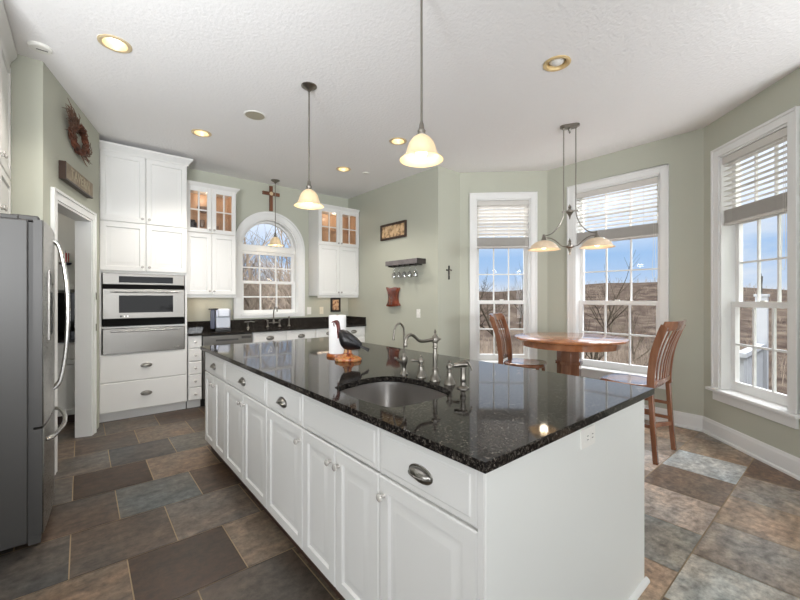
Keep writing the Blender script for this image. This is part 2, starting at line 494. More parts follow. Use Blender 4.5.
# note: outward of wall_left is to the left of its direction
wall('wall_return', (-1.1, 3.774), WLa, thick=0.12, ext1=0.0)
wall('wall_fridge', (-1.1, 1.6), (-1.1, 3.774), thick=0.12)
wall('wall_corner', (0.134, 5.06), (0.134, YB), thick=0.05)

# family room end behind the photographer
wall('wall_rear', (4.9, -7.9), (-7.9, -7.9), [(1.6, 6.6, 0.5, 2.7)])
wall('wall_family_left', (-7.9, -7.9), (-7.9, 1.6), [(2.7, 8.3, 0, 2.6)])
wall('wall_family_front', (-7.9, 1.6), (-1.1, 1.6))
wall('wall_family_right', (3.92, 0.115), (4.9, -0.865))
wall('wall_family_side', (4.9, -0.8), (4.9, -7.9))

# back wall with the arched opening
AX0, AX1, AZ0, ASP = 1.748, 2.618, 1.10, 2.09
ACX = (AX0 + AX1) / 2; AR = (AX1 - AX0) / 2
def back_wall():
    mb = MB(); t = 0.16; x0, x1 = 0.1, 3.7; z1 = H + 0.02
    mb.box(x0, 0, -0.02, AX0, t, z1); mb.box(AX1, 0, -0.02, x1, t, z1); mb.box(AX0, 0, -0.02, AX1, t, AZ0)
    n = 32
    for i in range(n):
        a0 = PI - PI * i / n; a1 = PI - PI * (i + 1) / n
        p0 = (ACX + AR * math.cos(a0), ASP + AR * math.sin(a0)); p1 = (ACX + AR * math.cos(a1), ASP + AR * math.sin(a1))
        vs = [(p0[0], 0, p0[1]), (p1[0], 0, p1[1]), (p1[0], 0, z1), (p0[0], 0, z1), (p0[0], t, p0[1]), (p1[0], t, p1[1]), (p1[0], t, z1), (p0[0], t, z1)]
        mb.add(vs, [(0, 1, 2, 3), (7, 6, 5, 4), (0, 4, 5, 1), (3, 2, 6, 7)])
    return struct(P('wall_back', mb, m_wall, None, (0, YB, 0), 0, smooth=0))
back_wall()
# pantry walls beyond the doorway
wall('wall_pantry_back', (-1.6, 5.95), (0.128, 5.95), mat=m_pwall, thick=0.1)
wall('wall_pantry_left', (-1.6, 3.9), (-1.6, 5.95), mat=m_pwall, thick=0.1)

# ---- baseboards
def baseboard(name, p0, p1, h=0.155, a=0.0, b=0.0):
    d = Vector((p1[0] - p0[0], p1[1] - p0[1])); rz = math.atan2(d.y, d.x)
    mb = MB(); Ln = d.length
    prof = [(-0.001, 0), (-0.026, 0), (-0.026, 0.018), (-0.016, 0.026), (-0.016, h - 0.03), (-0.011, h - 0.014), (-0.011, h - 0.008), (-0.006, h), (-0.001, h)]
    n = len(prof)
    # mitre ends: a, b are shifts per unit of depth
    vs = [(0 + a * -y, y, z) for y, z in prof] + [(Ln + b * -y, y, z) for y, z in prof]
    mb.add(vs, [tuple(range(n)), tuple(range(2 * n - 1, n - 1, -1))] + [(i, (i + 1) % n, n + (i + 1) % n, n + i) for i in range(n)])
    return struct(P(name, mb, m_trim, None, (p0[0], p0[1], 0), rz, smooth=0))
t22 = math.tan(math.radians(22.5))
baseboard('baseboard_bay_left', Pa, Pb, a=t22, b=-t22)
baseboard('baseboard_bay_center', Pb, Pc, a=t22, b=-t22)
baseboard('baseboard_bay_right', Pc, Pd, a=t22)
baseboard('baseboard_jog', (XL, 3.487), Pa, b=-t22)
baseboard('baseboard_right', (XL, 5.05), (XL, 3.487))

# ---- windows
def frame_rect(mb, x0, x1, z0, z1, w, y0, y1, wb=None, wt=None):
    wb = wb or w; wt = wt or w
    mb.box(x0, y0, z0, x0 + w, y1, z1); mb.box(x1 - w, y0, z0, x1, y1, z1)
    mb.box(x0 + w, y0, z0, x1 - w, y1, z0 + wb); mb.box(x0 + w, y0, z1 - wt, x1 - w, y1, z1)
def muntins(mb, x0, x1, z0, z1, nx, nz, w, y0, y1):
    for i in range(1, nx):
        x = x0 + (x1 - x0) * i / nx; mb.box(x - w / 2, y0, z0, x + w / 2, y1, z1)
    for k in range(1, nz):
        z = z0 + (z1 - z0) * k / nz; mb.box(x0, y0 + 0.001, z - w / 2, x1, y1 - 0.001, z + w / 2)
def bay_window(num, origin, rz, o):
    root = SE('window_%d' % num, (origin[0], origin[1], 0), rz)
    x0, x1 = o; cw = 0.088
    cs = MB()
    for dx, ww, th in ((0, cw, 0.018), (0, 0.02, 0.024)):
        pass
    # stepped casing: flat board plus raised back band
    cs.box(x0 - cw, -0.018, ZS, x0 - 0.006, 0, ZT + cw); cs.box(x1 + 0.006, -0.018, ZS, x1 + cw, 0, ZT + cw)
    cs.box(x0 - 0.006, -0.018, ZT + 0.006, x1 + 0.006, 0, ZT + cw)
    cs.box(x0 - cw, -0.028, ZS, x0 - cw + 0.02, 0, ZT + cw); cs.box(x1 + cw - 0.02, -0.028, ZS, x1 + cw, 0, ZT + cw)
    cs.box(x0 - cw, -0.028, ZT + cw - 0.02, x1 + cw, 0, ZT + cw)
    P('casing', cs, m_trim, root, bev=0.003)
    jb = MB(); D = 0.16
    jb.box(x0 - 0.01, -0.004, ZS, x0 + 0.012, D, ZT); jb.box(x1 - 0.012, -0.004, ZS, x1 + 0.01, D, ZT); jb.box(x0, -0.004, ZT - 0.012, x1, D, ZT + 0.01)
    P('jamb', jb, m_trim, root)
    st = MB(); st.box(x0 - cw - 0.03, -0.06, ZS - 0.028, x1 + cw + 0.03, -0.0, ZS); st.box(x0, 0, ZS - 0.028, x1, D, ZS)
    P('stool', st, m_trim, root, bev=0.006)
    P('apron', MB().box(x0 - cw + 0.01, -0.02, ZS - 0.115, x1 + cw - 0.01, 0, ZS - 0.028), m_trim, root, bev=0.004)
    a, b = x0 + 0.012, x1 - 0.012
    # transom
    zt0 = 2.07
    tr = MB(); frame_rect(tr, a, b, zt0, ZT - 0.012, 0.042, 0.095, 0.14); muntins(tr, a + 0.042, b - 0.042, zt0 + 0.042, ZT - 0.054, 3, 2, 0.016, 0.108, 0.128)
    P('transom', tr, m_trim, root)
    P('pane', MB().box(a + 0.03, 0.117, zt0 + 0.03, b - 0.03, 0.120, ZT - 0.04), m_pane, root, smooth=0)
    # upper sash (outer), lower sash (inner)
    u = MB(); zu0, zu1 = 1.262, zt0; frame_rect(u, a, b, zu0, zu1, 0.042, 0.122, 0.158, wb=0.045); muntins(u, a + 0.042, b - 0.042, zu0 + 0.045, zu1 - 0.042, 3, 2, 0.016, 0.13, 0.15)
    P('upper_sash', u, m_trim, root)
    P('pane', MB().box(a + 0.03, 0.139, zu0 + 0.03, b - 0.03, 0.142, zu1 - 0.03), m_pane, root, smooth=0)
    l = MB(); zl0, zl1 = ZS, 1.308; frame_rect(l, a, b, zl0, zl1, 0.046, 0.085, 0.121, wb=0.085, wt=0.05); muntins(l, a + 0.046, b - 0.046, zl0 + 0.085, zl1 - 0.05, 3, 2, 0.018, 0.09, 0.112)
    ls = P('lower_sash', l, m_trim, root)
    lk = MB(); lk.box((a + b) / 2 - 0.025, 0.088, zl1, (a + b) / 2 + 0.025, 0.112, zl1 + 0.012)
    P('sash_lock', lk, m_white, ls)
    P('pane', MB().box(a + 0.03, 0.1, zl0 + 0.06, b - 0.03, 0.103, zl1 - 0.03), m_pane, root, smooth=0)
    return root
def blind(origin, rz, o, tilt, label, n_stack=14):
    x0, x1 = o[0] + 0.016, o[1] - 0.016
    d = Vector((math.cos(rz), math.sin(rz)))
    r = E('window_blind', (origin[0], origin[1], 0), rz, label, 'window blind')
    P('valance', MB().box(x0, 0.004, 2.595, x1, 0.014, 2.66), m_blindw, r, bev=0.003)
    P('head_rail', MB().box(x0 + 0.004, 0.015, 2.605, x1 - 0.004, 0.062, 2.655), m_blindw, r)
    sl = MB(); z = 2.575; cy = 0.04; w = 0.05
    while z > 2.175:
        a = math.radians(tilt); dy = math.cos(a) * w / 2; dz = math.sin(a) * w / 2; t = 0.0028
        sl.add([(x0, cy - dy, z - dz), (x1, cy - dy, z - dz), (x1, cy + dy, z + dz), (x0, cy + dy, z + dz),
                (x0, cy - dy, z - dz + t), (x1, cy - dy, z - dz + t), (x1, cy + dy, z + dz + t), (x0, cy + dy, z + dz + t)],
               [(0, 3, 2, 1), (4, 5, 6, 7), (0, 1, 5, 4), (1, 2, 6, 5), (2, 3, 7, 6), (3, 0, 4, 7)])
        z -= 0.047
    P('slats', sl, m_blindw, r, smooth=0)
    sk = MB()
    for i in range(n_stack):
        zz = 2.048 + i * 0.0085; dx = 0.001 * (i % 3)
        sk.box(x0 + dx, 0.016 + dx, zz, x1 - dx, 0.065, zz + 0.0045)
    sk.box(x0, 0.015, 2.022, x1, 0.066, 2.044)
    P('gathered_slats', sk, m_blindw, r, smooth=0)
    for fx in (0.16, 0.84):
        x = x0 + (x1 - x0) * fx
        P('ladder_cord', MB().box(x - 0.001, 0.013, 2.03, x + 0.001, 0.0145, 2.6), m_blindw, r, smooth=0)
    lc = MB(); xe = x1 - 0.045
    lc.tube(spline([(xe, 0.012, 2.6), (xe, 0.006, 1.9), (xe - 0.01, 0.004, 1.62), (xe + 0.012, 0.003, 1.56), (xe + 0.026, 0.005, 1.64), (xe + 0.02, 0.008, 1.9), (xe + 0.012, 0.012, 2.6)], 5), 0.0016, 5)
    P('lift_cord', lc, m_white, r)
    return r
bay_window(1, Pa, rz1, W1o); bay_window(2, Pb, rz2, W2o); bay_window(3, Pc, rz3, W3o)
blind(Pa, rz1, W1o, -38, 'white slatted blind half raised in the narrow window behind the left dining chair')
blind(Pb, rz2, W2o, -7, 'white slatted blind half raised in the wide middle window behind the hanging lamp')
blind(Pc, rz3, W3o, -1, 'white slatted blind half raised in the right-hand window nearest the camera')

def arch_pts(cx, cz, r, n=32, rev=False):
    return [(cx + r * math.cos(PI - PI * i / n), cz + r * math.sin(PI - PI * i / n)) for i in range(n + 1)]
def arch_band(mb, cx, cz, r0, r1, y0, y1, n=32):
    a = arch_pts(cx, cz, r0, n); b = arch_pts(cx, cz, r1, n)
    for i in range(n):
        vs = [(a[i][0], y0, a[i][1]), (a[i + 1][0], y0, a[i + 1][1]), (b[i + 1][0], y0, b[i + 1][1]), (b[i][0], y0, b[i][1]),
              (a[i][0], y1, a[i][1]), (a[i + 1][0], y1, a[i + 1][1]), (b[i + 1][0], y1, b[i + 1][1]), (b[i][0], y1, b[i][1])]
        mb.add(vs, [(0, 1, 2, 3), (7, 6, 5, 4), (0, 4, 5, 1), (3, 2, 6, 7)] + ([(0, 3, 7, 4)] if i == 0 else []) + ([(1, 5, 6, 2)] if i == n - 1 else []))
def kitchen_window():
    root = SE('window_4', (0, YB, 0), 0)
    cw = 0.105
    cs = MB()
    cs.box(AX0 - cw, -0.018, AZ0 - 0.05, AX0 + 0.004, 0, ASP); cs.box(AX1 - 0.004, -0.018, AZ0 - 0.05, AX1 + cw, 0, ASP)
    arch_band(cs, ACX, ASP, AR - 0.004, AR + cw, -0.018, 0)
    cs.box(AX0 - cw, -0.03, AZ0 - 0.05, AX0 - cw + 0.028, 0, ASP); cs.box(AX1 + cw - 0.028, -0.03, AZ0 - 0.05, AX1 + cw, 0, ASP)
    arch_band(cs, ACX, ASP, AR + cw - 0.028, AR + cw, -0.03, 0)
    arch_band(cs, ACX, ASP, AR + 0.02, AR + 0.035, -0.024, 0)
    cs.box(AX0, -0.018, AZ0 - 0.05, AX1, 0, AZ0)
    P('casing', cs, m_trim, root, smooth=50)
    jb = MB(); D = 0.16
    jb.box(AX0 - 0.004, 0, AZ0, AX0 + 0.02, D, ASP); jb.box(AX1 - 0.02, 0, AZ0, AX1 + 0.004, D, ASP); jb.box(AX0, -0.03, AZ0 - 0.02, AX1, D, AZ0 + 0.012)
    arch_band(jb, ACX, ASP, AR - 0.02, AR + 0.004, 0.002, D)
    P('jamb', jb, m_trim, root, smooth=50)
    a, b = AX0 + 0.02, AX1 - 0.02
    P('transom_bar', MB().box(a, 0.06, 2.03, b, 0.15, 2.125), m_trim, root, bev=0.004)
    ar = MB(); arch_band(ar, ACX, ASP, AR - 0.055, AR - 0.024, 0.085, 0.13)
    P('arched_sash', ar, m_trim, root, smooth=50)
    gl = MB(); pts = [p for p in arch_pts(ACX, ASP, AR - 0.04) if p[1] > 2.1]
    n = len(pts); gl.add([(x, 0.105, z) for x, z in pts] + [(x, 0.108, z) for x, z in pts], [tuple(range(n)), tuple(range(2 * n - 1, n - 1, -1))])
    P('pane', gl, m_pane, root, smooth=0)
    u = MB(); frame_rect(u, a, b, 1.555, 2.03, 0.04, 0.1, 0.135); muntins(u, a + 0.04, b - 0.04, 1.595, 1.99, 3, 2, 0.018, 0.108, 0.128)
    P('upper_sash', u, m_trim, root)
    P('pane', MB().box(a + 0.03, 0.116, 1.58, b - 0.03, 0.119, 2.0), m_pane, root, smooth=0)
    l = MB(); frame_rect(l, a, b, AZ0 + 0.012, 1.595, 0.042, 0.065, 0.1, wb=0.05); muntins(l, a + 0.042, b - 0.042, AZ0 + 0.062, 1.553, 3, 2, 0.02, 0.07, 0.094)
    P('lower_sash', l, m_trim, root)
    P('pane', MB().box(a + 0.03, 0.08, AZ0 + 0.04, b - 0.03, 0.083, 1.57), m_pane, root, smooth=0)
kitchen_window()

# ---- doorway casing and jambs
def doorway():
    root = SE('door_1', (WLa[0], WLa[1], 0), rzl)
    x0, x1, zt = 0.206, 1.062, 2.10; cw = 0.08
    cs = MB()
    for xa, xb in ((x0 - cw, x0), (x1, x1 + cw)): cs.box(xa, -0.018, 0, xb, 0, zt + cw)
    cs.box(x0, -0.018, zt, x1, 0, zt + cw)
    cs.box(x0 - cw, -0.027, 0, x0 - cw + 0.022, 0, zt + cw); cs.box(x1 + cw - 0.022, -0.027, 0, x1 + cw, 0, zt + cw); cs.box(x0 - cw, -0.027, zt + cw - 0.022, x1 + cw, 0, zt + cw)
    P('casing', cs, m_trim, root, bev=0.003)
    jb = MB(); jb.box(x0 - 0.001, -0.01, 0, x0 + 0.018, 0.118, zt); jb.box(x1 - 0.018, -0.01, 0, x1 + 0.001, 0.118, zt); jb.box(x0, -0.01, zt - 0.018, x1, 0.118, zt + 0.001)
    P('jamb', jb, m_trim, root)
    for z in (1.05, 1.36):
        P('hinge_leaf', MB().box(x1 + cw - 0.03, -0.032, z - 0.035, x1 + cw - 0.016, -0.027, z + 0.035), m_steel, root)
doorway()

# ================================================================== CABINET PARTS
RAISED = [(0, 0), (0, -0.015), (0.005, -0.020), (0.052, -0.020), (0.057, -0.009), (0.066, -0.009), (0.096, -0.018), (0.1, -0.018)]
SLAB = [(0, 0), (0, -0.013), (0.006, -0.018), (0.022, -0.018), (0.027, -0.0215), (0.034, -0.0215)]
SMALL = [(0, 0), (0, -0.014), (0.006, -0.018)]
_cache = {}
m_knob = plain('crystal_knob', (224, 220, 214), 0.12, 0.45)
def front_mesh(name, w, h, style):
    key = (name, round(w, 4), round(h, 4), style)
    if key not in _cache:
        lv = {'R': RAISED, 'S': SLAB, 'F': SMALL}[style]
        k = min(1.0, min(w, h) / 0.26) if style == 'R' else min(1.0, min(w, h) / 0.1)
        lv = [(a * k, b) for a, b in lv]
        _cache[key] = mesh_of(name, MB().loops(w, h, lv), m_cab, 20)
    return _cache[key]
def knob_mesh():
    if 'knob' not in _cache:
        M = RX(PI / 2)
        _cache['knob'] = mesh_of('knob', MB().lathe([(0.007, 0), (0.006, 0.006), (0.0055, 0.014), (0.010, 0.018), (0.0145, 0.022), (0.0145, 0.027), (0.009, 0.031), (0.0, 0.032)], n=16, M=M), m_knob)
    return _cache['knob']
def cup_mesh():
    if 'cup' not in _cache:
        mb = MB(); nu, nv = 18, 7; a, b, d = 0.050, 0.024, 0.026
        # bin pull: half dome shell, open at its lower side
        vs = []; fs = []
        for j in range(nv + 1):
            v = j / nv
            for i in range(nu + 1):
                t = PI * i / nu
                vs.append((a * math.cos(t) * math.sin(PI / 2 * (1 - v * 0.98)), -d * math.sin(PI / 2 * v) , 0.000 + b * math.sin(t) * math.sin(PI / 2 * (1 - v * 0.98)) * 1.0))
        for j in range(nv):
            for i in range(nu):
                q = j * (nu + 1) + i
                fs.append((q, q + 1, q + nu + 2, q + nu + 1))
        mb.add(vs, fs)
        # lower curled lip and oval back plate
        mb.lathe([(0.0, 0.0), (1.0, 0.0), (1.0, 0.002), (0.93, 0.004), (0.0, 0.004)], n=28, M=RX(PI / 2) @ Matrix.Diagonal((0.056, 0.029, 1, 1)))
        mb.tube([(a * math.cos(t) * 0.98, -d * math.sin(t) * 0.95 - 0.002, -0.002) for t in [PI * k / 14 for k in range(15)]], 0.0032, 6)
        mb.ball((0, -0.013, 0.004), 0.026, 0.014, 0.014, 14, 8)
        _cache['cup'] = mesh_of('cup_pull', mb, m_dpull)
    return _cache['cup']
def front(kind, parent, x, z, w, h, style, hw=(), y=0.0):
    ob = put(kind, front_mesh(kind, w, h, style), parent, (x, y, z))
    for t, px, pz in hw:
        if t == 'knob': put('knob', knob_mesh(), ob, (px, -0.018, pz))
        elif t == 'cup': put('cup_pull', cup_mesh(), ob, (px, -0.0215 if style == 'S' else -0.018, pz))
    return ob
def crown(mb, x0, x1, yf, yb, z0, hgt, out, left=False, right=True):
    prof = [(0, 0), (0.012, 0), (0.012, 0.012), (0.4 * out, 0.35 * hgt), (0.8 * out, 0.62 * hgt), (out, 0.8 * hgt), (out, hgt), (0, hgt)]
    n = len(prof)
    vs = []
    for o_, z in prof: vs.append((x0 - (o_ if left else 0), yf - o_, z0 + z))
    for o_, z in prof: vs.append((x1 + (o_ if right else 0), yf - o_, z0 + z))
    fs = [tuple(range(n))] + [(i, (i + 1) % n, n + (i + 1) % n, n + i) for i in range(n)]
    if right:
        for o_, z in prof: vs.append((x1 + o_, yb, z0 + z))
        fs += [(n + i, n + (i + 1) % n, 2 * n + (i + 1) % n, 2 * n + i) for i in range(n)] + [tuple(range(2 * n, 3 * n))]
    else: fs.append(tuple(range(2 * n - 1, n - 1, -1)))
    mb.add(vs, fs)
    if left:
        vs = [(x0 - o_, yf - o_, z0 + z) for o_, z in prof] + [(x0 - o_, yb, z0 + z) for o_, z in prof]
        mb.add(vs, [(i, (i + 1) % n, n + (i + 1) % n, n + i) for i in range(n)] + [tuple(range(n, 2 * n))])

# ================================================================== ISLAND
IXF = 0.857           # carcass face of the island (its doors stand proud of it)
IY1, IY0 = 3.70, 0.650
def island_unit(ya, yb, label, doors, drawer, false_front=False, hollow=False):
    """unit from y=ya (far) to y=yb (near), facing -X"""
    w = ya - yb
    r = E('base_cabinet', (IXF, ya, 0), -PI / 2, label, 'cabinet', 'island base cabinets')
    D = 0.62
    bd = MB()
    if hollow:
        bd.box(0, 0, 0.09, 0.01, D, 0.884); bd.box(w - 0.01, 0, 0.09, w, D, 0.884); bd.box(0.01, 0, 0.09, w - 0.01, D, 0.108); bd.box(0.01, D - 0.018, 0.108, w - 0.01, D, 0.884)
        bd.box(0.01, 0, 0.70, w - 0.01, 0.012, 0.884)
    else: bd.box(0, 0, 0.09, w, D, 0.884)
    P('cabinet_body', bd, m_cab, r)
    P('toe_kick', MB().box(0, 0.03, 0, w, 0.045, 0.09), m_toe, r)
    g = 0.0025
    front('false_front' if false_front else 'drawer', r, g, 0.703, w - 2 * g, 0.168, 'S', () if false_front else [('cup', (w - 2 * g) / 2, 0.075)])
    n = len(doors); x = g
    dw = (w - 2 * g - (n - 1) * 2 * g) / n
    for i, hs in enumerate(doors):
        px = 0.03 if hs == 'L' else dw - 0.03
        front('door', r, x, 0.093, dw, 0.602, 'R', [('knob', px, 0.602 - 0.065)])
        x += dw + 2 * g
    return r
island_unit(3.70, 3.085, 'white two-door island cabinet at the far end, farthest from the camera', 'RL', True)
island_unit(3.085, 2.235, 'wide white two-door island cabinet, second from the far end', 'RL', True)
island_unit(2.235, 1.757, 'white single-door island cabinet beside the sink cabinet on its far side', 'R', True)
island_unit(1.757, 1.128, 'white two-door island cabinet under the sink with plain false drawer', 'RL', True, True, True)
island_unit(1.128, 0.672, 'white single-door island cabinet at the near corner by the end panel', 'L', True)
ep = E('end_panel', (0, 0, 0), 0, 'plain white panel closing the near end of the island', 'cabinet panel')
P('panel_board', MB().box(0.845, IY0, 0.0, 2.045, IY0 + 0.02, 0.884), m_panel, ep, bev=0.002)
P('corner_post', MB().box(0.836, IY0 + 0.001, 0.0, 0.856, IY0 + 0.0205, 0.884), m_cab, ep)
q = MB(); prof = [(0, 0), (0.018, 0), (0.017, 0.008), (0.013, 0.014), (0.007, 0.018), (0, 0.019)]
n = len(prof)
q.add([(0.845, IY0 - a, b) for a, b in prof] + [(2.063, IY0 - a, b) for a, b in prof], [tuple(range(n)), tuple(range(2 * n - 1, n - 1, -1))] + [(i, (i + 1) % n, n + (i + 1) % n, n + i) for i in range(n)])
P('quarter_round', q, m_trim, ep)
bp = E('back_panel', (0, 0, 0), 0, 'white panel along the window side of the island', 'cabinet panel')
P('panel_board', MB().box(2.025, IY0 + 0.021, 0.0, 2.045, IY1, 0.884), m_panel, bp)

SINK = [(0.922, 1.575), (0.905, 1.40), (0.914, 1.235), (0.945, 1.165), (1.10, 1.147), (1.24, 1.158), (1.312, 1.225), (1.345, 1.36), (1.343, 1.52), (1.285, 1.645), (1.16, 1.675), (1.04, 1.648), (0.955, 1.618)]
outline = [(p.x, p.y) for p in spline([(x, y, 0) for x, y in SINK], 5, True)]
ct = tag(P('island_countertop', MB().prism([(0.806, 0.620), (2.085, 0.620), (2.085, 3.722), (0.806, 3.722)], 0.885, 0.915), m_granite, smooth=0), 'long polished black speckled granite worktop covering the island', 'countertop')
boolean_cut(ct, MB().prism(outline, 0.86, 0.95))
bv = ct.modifiers.new('bevel', 'BEVEL'); bv.width = 0.003; bv.segments = 2; bv.limit_method = 'ANGLE'; bv.angle_limit = math.radians(50)
def sink_bowl():
    r = E('undermount_sink', (1.13, 1.4, 0.70), 0, 'stainless undermount sink set in the island worktop', 'sink')
    cx, cy = 1.13, 1.4
    def ring(k, z): return [((x - cx) * k, (y - cy) * k, z - 0.70) for x, y in outline]
    lv = [ring(1.02, 0.8835), ring(1.012, 0.8835), ring(1.008, 0.86), ring(0.99, 0.74), ring(0.95, 0.715), ring(0.85, 0.706), ring(0.3, 0.702), ring(0.1, 0.70)]
    vs = []; fs = []; n = len(outline)
    for l in lv: vs += l
    for k in range(len(lv) - 1):
        for i in range(n): j = (i + 1) % n; fs.append((k * n + i, k * n + j, (k + 1) * n + j, (k + 1) * n + i))
    fs.append(tuple((len(lv) - 1) * n + i for i in range(n)))
    b = P('bowl', MB().add(vs, fs), m_sink, r, smooth=60)
    P('drain', MB().lathe([(0.0, 0.004), (0.02, 0.004), (0.022, 0.007), (0.043, 0.008), (0.046, 0.004)], 0, 0, 0), m_chrome, r)
sink_bowl()

# ---- faucet set
def bell(mb, x, y, z, r=0.026, h=0.06):
    mb.lathe([(0, 0), (r * 1.08, 0), (r * 1.08, 0.005), (r, 0.009), (r * 0.8, h * 0.35), (r * 0.52, h * 0.7), (r * 0.42, h), (r * 0.42, h + 0.004)], x, y, z, 20)
def main_faucet():
    r = E('kitchen_faucet', (1.406, 1.405, 0.915), 0, 'tall traditional satin nickel faucet with curved spout over the island sink', 'faucet')
    mb = MB(); bell(mb, 0, 0, 0, 0.027, 0.055)
    mb.lathe([(0.012, 0.055), (0.016, 0.058), (0.016, 0.064), (0.011, 0.068), (0.0105, 0.085), (0.013, 0.12), (0.0105, 0.15), (0.0095, 0.165), (0.014, 0.17), (0.014, 0.175), (0.011, 0.18), (0.011, 0.195), (0.018, 0.2), (0.02, 0.212), (0.018, 0.225), (0.012, 0.232), (0.008, 0.236), (0.005, 0.245), (0.008, 0.252), (0.004, 0.26), (0.0, 0.268)], n=20)
    P('column', mb, m_steel, r)
    sp = MB(); pts = spline([(0, 0, 0.212), (-0.03, 0, 0.212), (-0.085, 0, 0.210), (-0.115, 0, 0.216), (-0.145, 0, 0.238), (-0.168, 0, 0.247), (-0.190, 0, 0.240), (-0.201, 0, 0.222), (-0.203, 0, 0.198)], 6)
    sp.tube(pts, [0.0105 - 0.003 * min(1, i / 20) for i in range(len(pts))], 12)
    sp.lathe([(0.0095, 0), (0.0105, 0.004), (0.0105, 0.016), (0.0095, 0.02)], -0.203, 0, 0.19, 14)
    sp.ball((0.028, 0, 0.212), 0.008, 0.008, 0.008, 10, 6); sp.tube([(0.01, 0, 0.212), (0.025, 0, 0.212)], 0.005, 8); sp.ball((0.04, 0, 0.212), 0.005, 0.004, 0.004, 8, 5)
    P('spout', sp, m_steel, r)
main_faucet()
def lever(x, y, side, label):
    r = E('faucet_handle', (x, y, 0.915), 0, label, 'faucet handle', 'levers of the island faucet')
    mb = MB(); bell(mb, 0, 0, 0, 0.027, 0.058)
    mb.lathe([(0.011, 0.058), (0.015, 0.061), (0.015, 0.066), (0.011, 0.069), (0.011, 0.076), (0.016, 0.08), (0.017, 0.09), (0.013, 0.098), (0.006, 0.102), (0.005, 0.108), (0.007, 0.113), (0.0, 0.119)], n=18)
    P('valve_body', mb, m_steel, r)
    d = Vector((-0.82, 0.57, 0)) if side < 0 else Vector((0.74, -0.6, 0))
    l = MB(); pts = [tuple(d * t + Vector((0, 0, 0.088 + (0.003 if t > 0.03 else 0)))) for t in (0.008, 0.02, 0.035, 0.048, 0.056)]
    l.tube(pts, [0.006, 0.0055, 0.007, 0.0085, 0.004], 10)
    P('lever', l, m_steel, r)
lever(1.41, 1.516, -1, 'satin nickel lever handle on the turkey side of the tall island faucet')
lever(1.404, 1.302, 1, 'satin nickel lever handle between the tall island faucet and the side sprayer')
def filter_tap():
    r = E('filter_faucet', (1.383, 1.626, 0.915), 0, 'slim gooseneck satin nickel drinking-water tap, first of the row from the turkey', 'faucet')
    mb = MB(); mb.lathe([(0, 0), (0.022, 0), (0.022, 0.005), (0.017, 0.012), (0.012, 0.03), (0.011, 0.045), (0.017, 0.062), (0.021, 0.08), (0.020, 0.095), (0.013, 0.112), (0.008, 0.12)], n=20)
    P('tap_body', mb, m_steel, r)
    g = MB(); g.tube(spline([(0, 0, 0.115), (0, 0, 0.18), (0, 0, 0.235), (-0.006, 0, 0.266), (-0.030, 0, 0.286), (-0.056, 0, 0.276), (-0.07, 0, 0.245), (-0.074, 0, 0.215), (-0.075, 0, 0.202)], 6), 0.0052, 10)
    g.lathe([(0.007, 0), (0.007, 0.012)], -0.075, 0, 0.197, 10)
    P('gooseneck', g, m_steel, r)
    l = MB(); l.tube([(-0.01, 0, 0.07), (-0.03, 0.008, 0.078), (-0.045, 0.014, 0.09)], [0.008, 0.006, 0.005], 8); l.ball((-0.048, 0.015, 0.094), 0.01, 0.01, 0.008, 10, 6)
    P('lever', l, m_steel, r)
filter_tap()
def sprayer():
    r = E('side_sprayer', (1.385, 1.198, 0.915), 0, 'satin nickel pull-out side sprayer at the near end of the island taps', 'sprayer')
    mb = MB(); mb.lathe([(0, 0), (0.028, 0), (0.028, 0.004), (0.022, 0.008), (0.012, 0.014), (0.011, 0.03), (0.015, 0.036), (0.015, 0.05), (0.012, 0.058), (0.013, 0.08), (0.0125, 0.098)], n=18)
    P('sprayer_body', mb, m_steel, r)
    d = Vector((-0.55, 0.45, 0)).normalized()
    h = MB(); h.tube([tuple(d * t + Vector((0, 0, z))) for t, z in ((-0.020, 0.112), (-0.005, 0.114), (0.02, 0.112), (0.042, 0.108))], [0.010, 0.013, 0.013, 0.011], 12)
    P('spray_head', h, m_steel, r)
    l = MB(); l.tube([tuple(d * t + Vector((0, 0, z))) for t, z in ((0.0, 0.128), (-0.022, 0.126), (-0.036, 0.105), (-0.042, 0.085))], [0.005, 0.006, 0.005, 0.004], 8)
    P('trigger', l, m_steel, r)
sprayer()

# ---- paper towel and turkey
th = E('paper_towel_holder', (1.448, 2.458, 0.915), 0, 'upright wooden paper towel holder on the island behind the turkey', 'paper towel holder')
P('holder_base', MB().lathe([(0, 0), (0.078, 0), (0.08, 0.006), (0.076, 0.02), (0.07, 0.022), (0, 0.022)], n=28), m_base, th)
P('holder_rod', MB().lathe([(0, 0.022), (0.008, 0.022), (0.008, 0.302), (0, 0.304)], n=12), m_base, th)
rl = MB(); rl.lathe([(0.022, 0), (0.062, 0), (0.0625, 0.004), (0.0625, 0.274), (0.061, 0.278), (0.022, 0.278), (0.021, 0.27), (0.021, 0.008), (0.022, 0)], n=36, cap=False)
tag(P('paper_towel_roll', rl, m_paper, None, (1.448, 2.458, 0.9375)), 'white roll of paper towel standing on the wooden holder', 'paper towel')

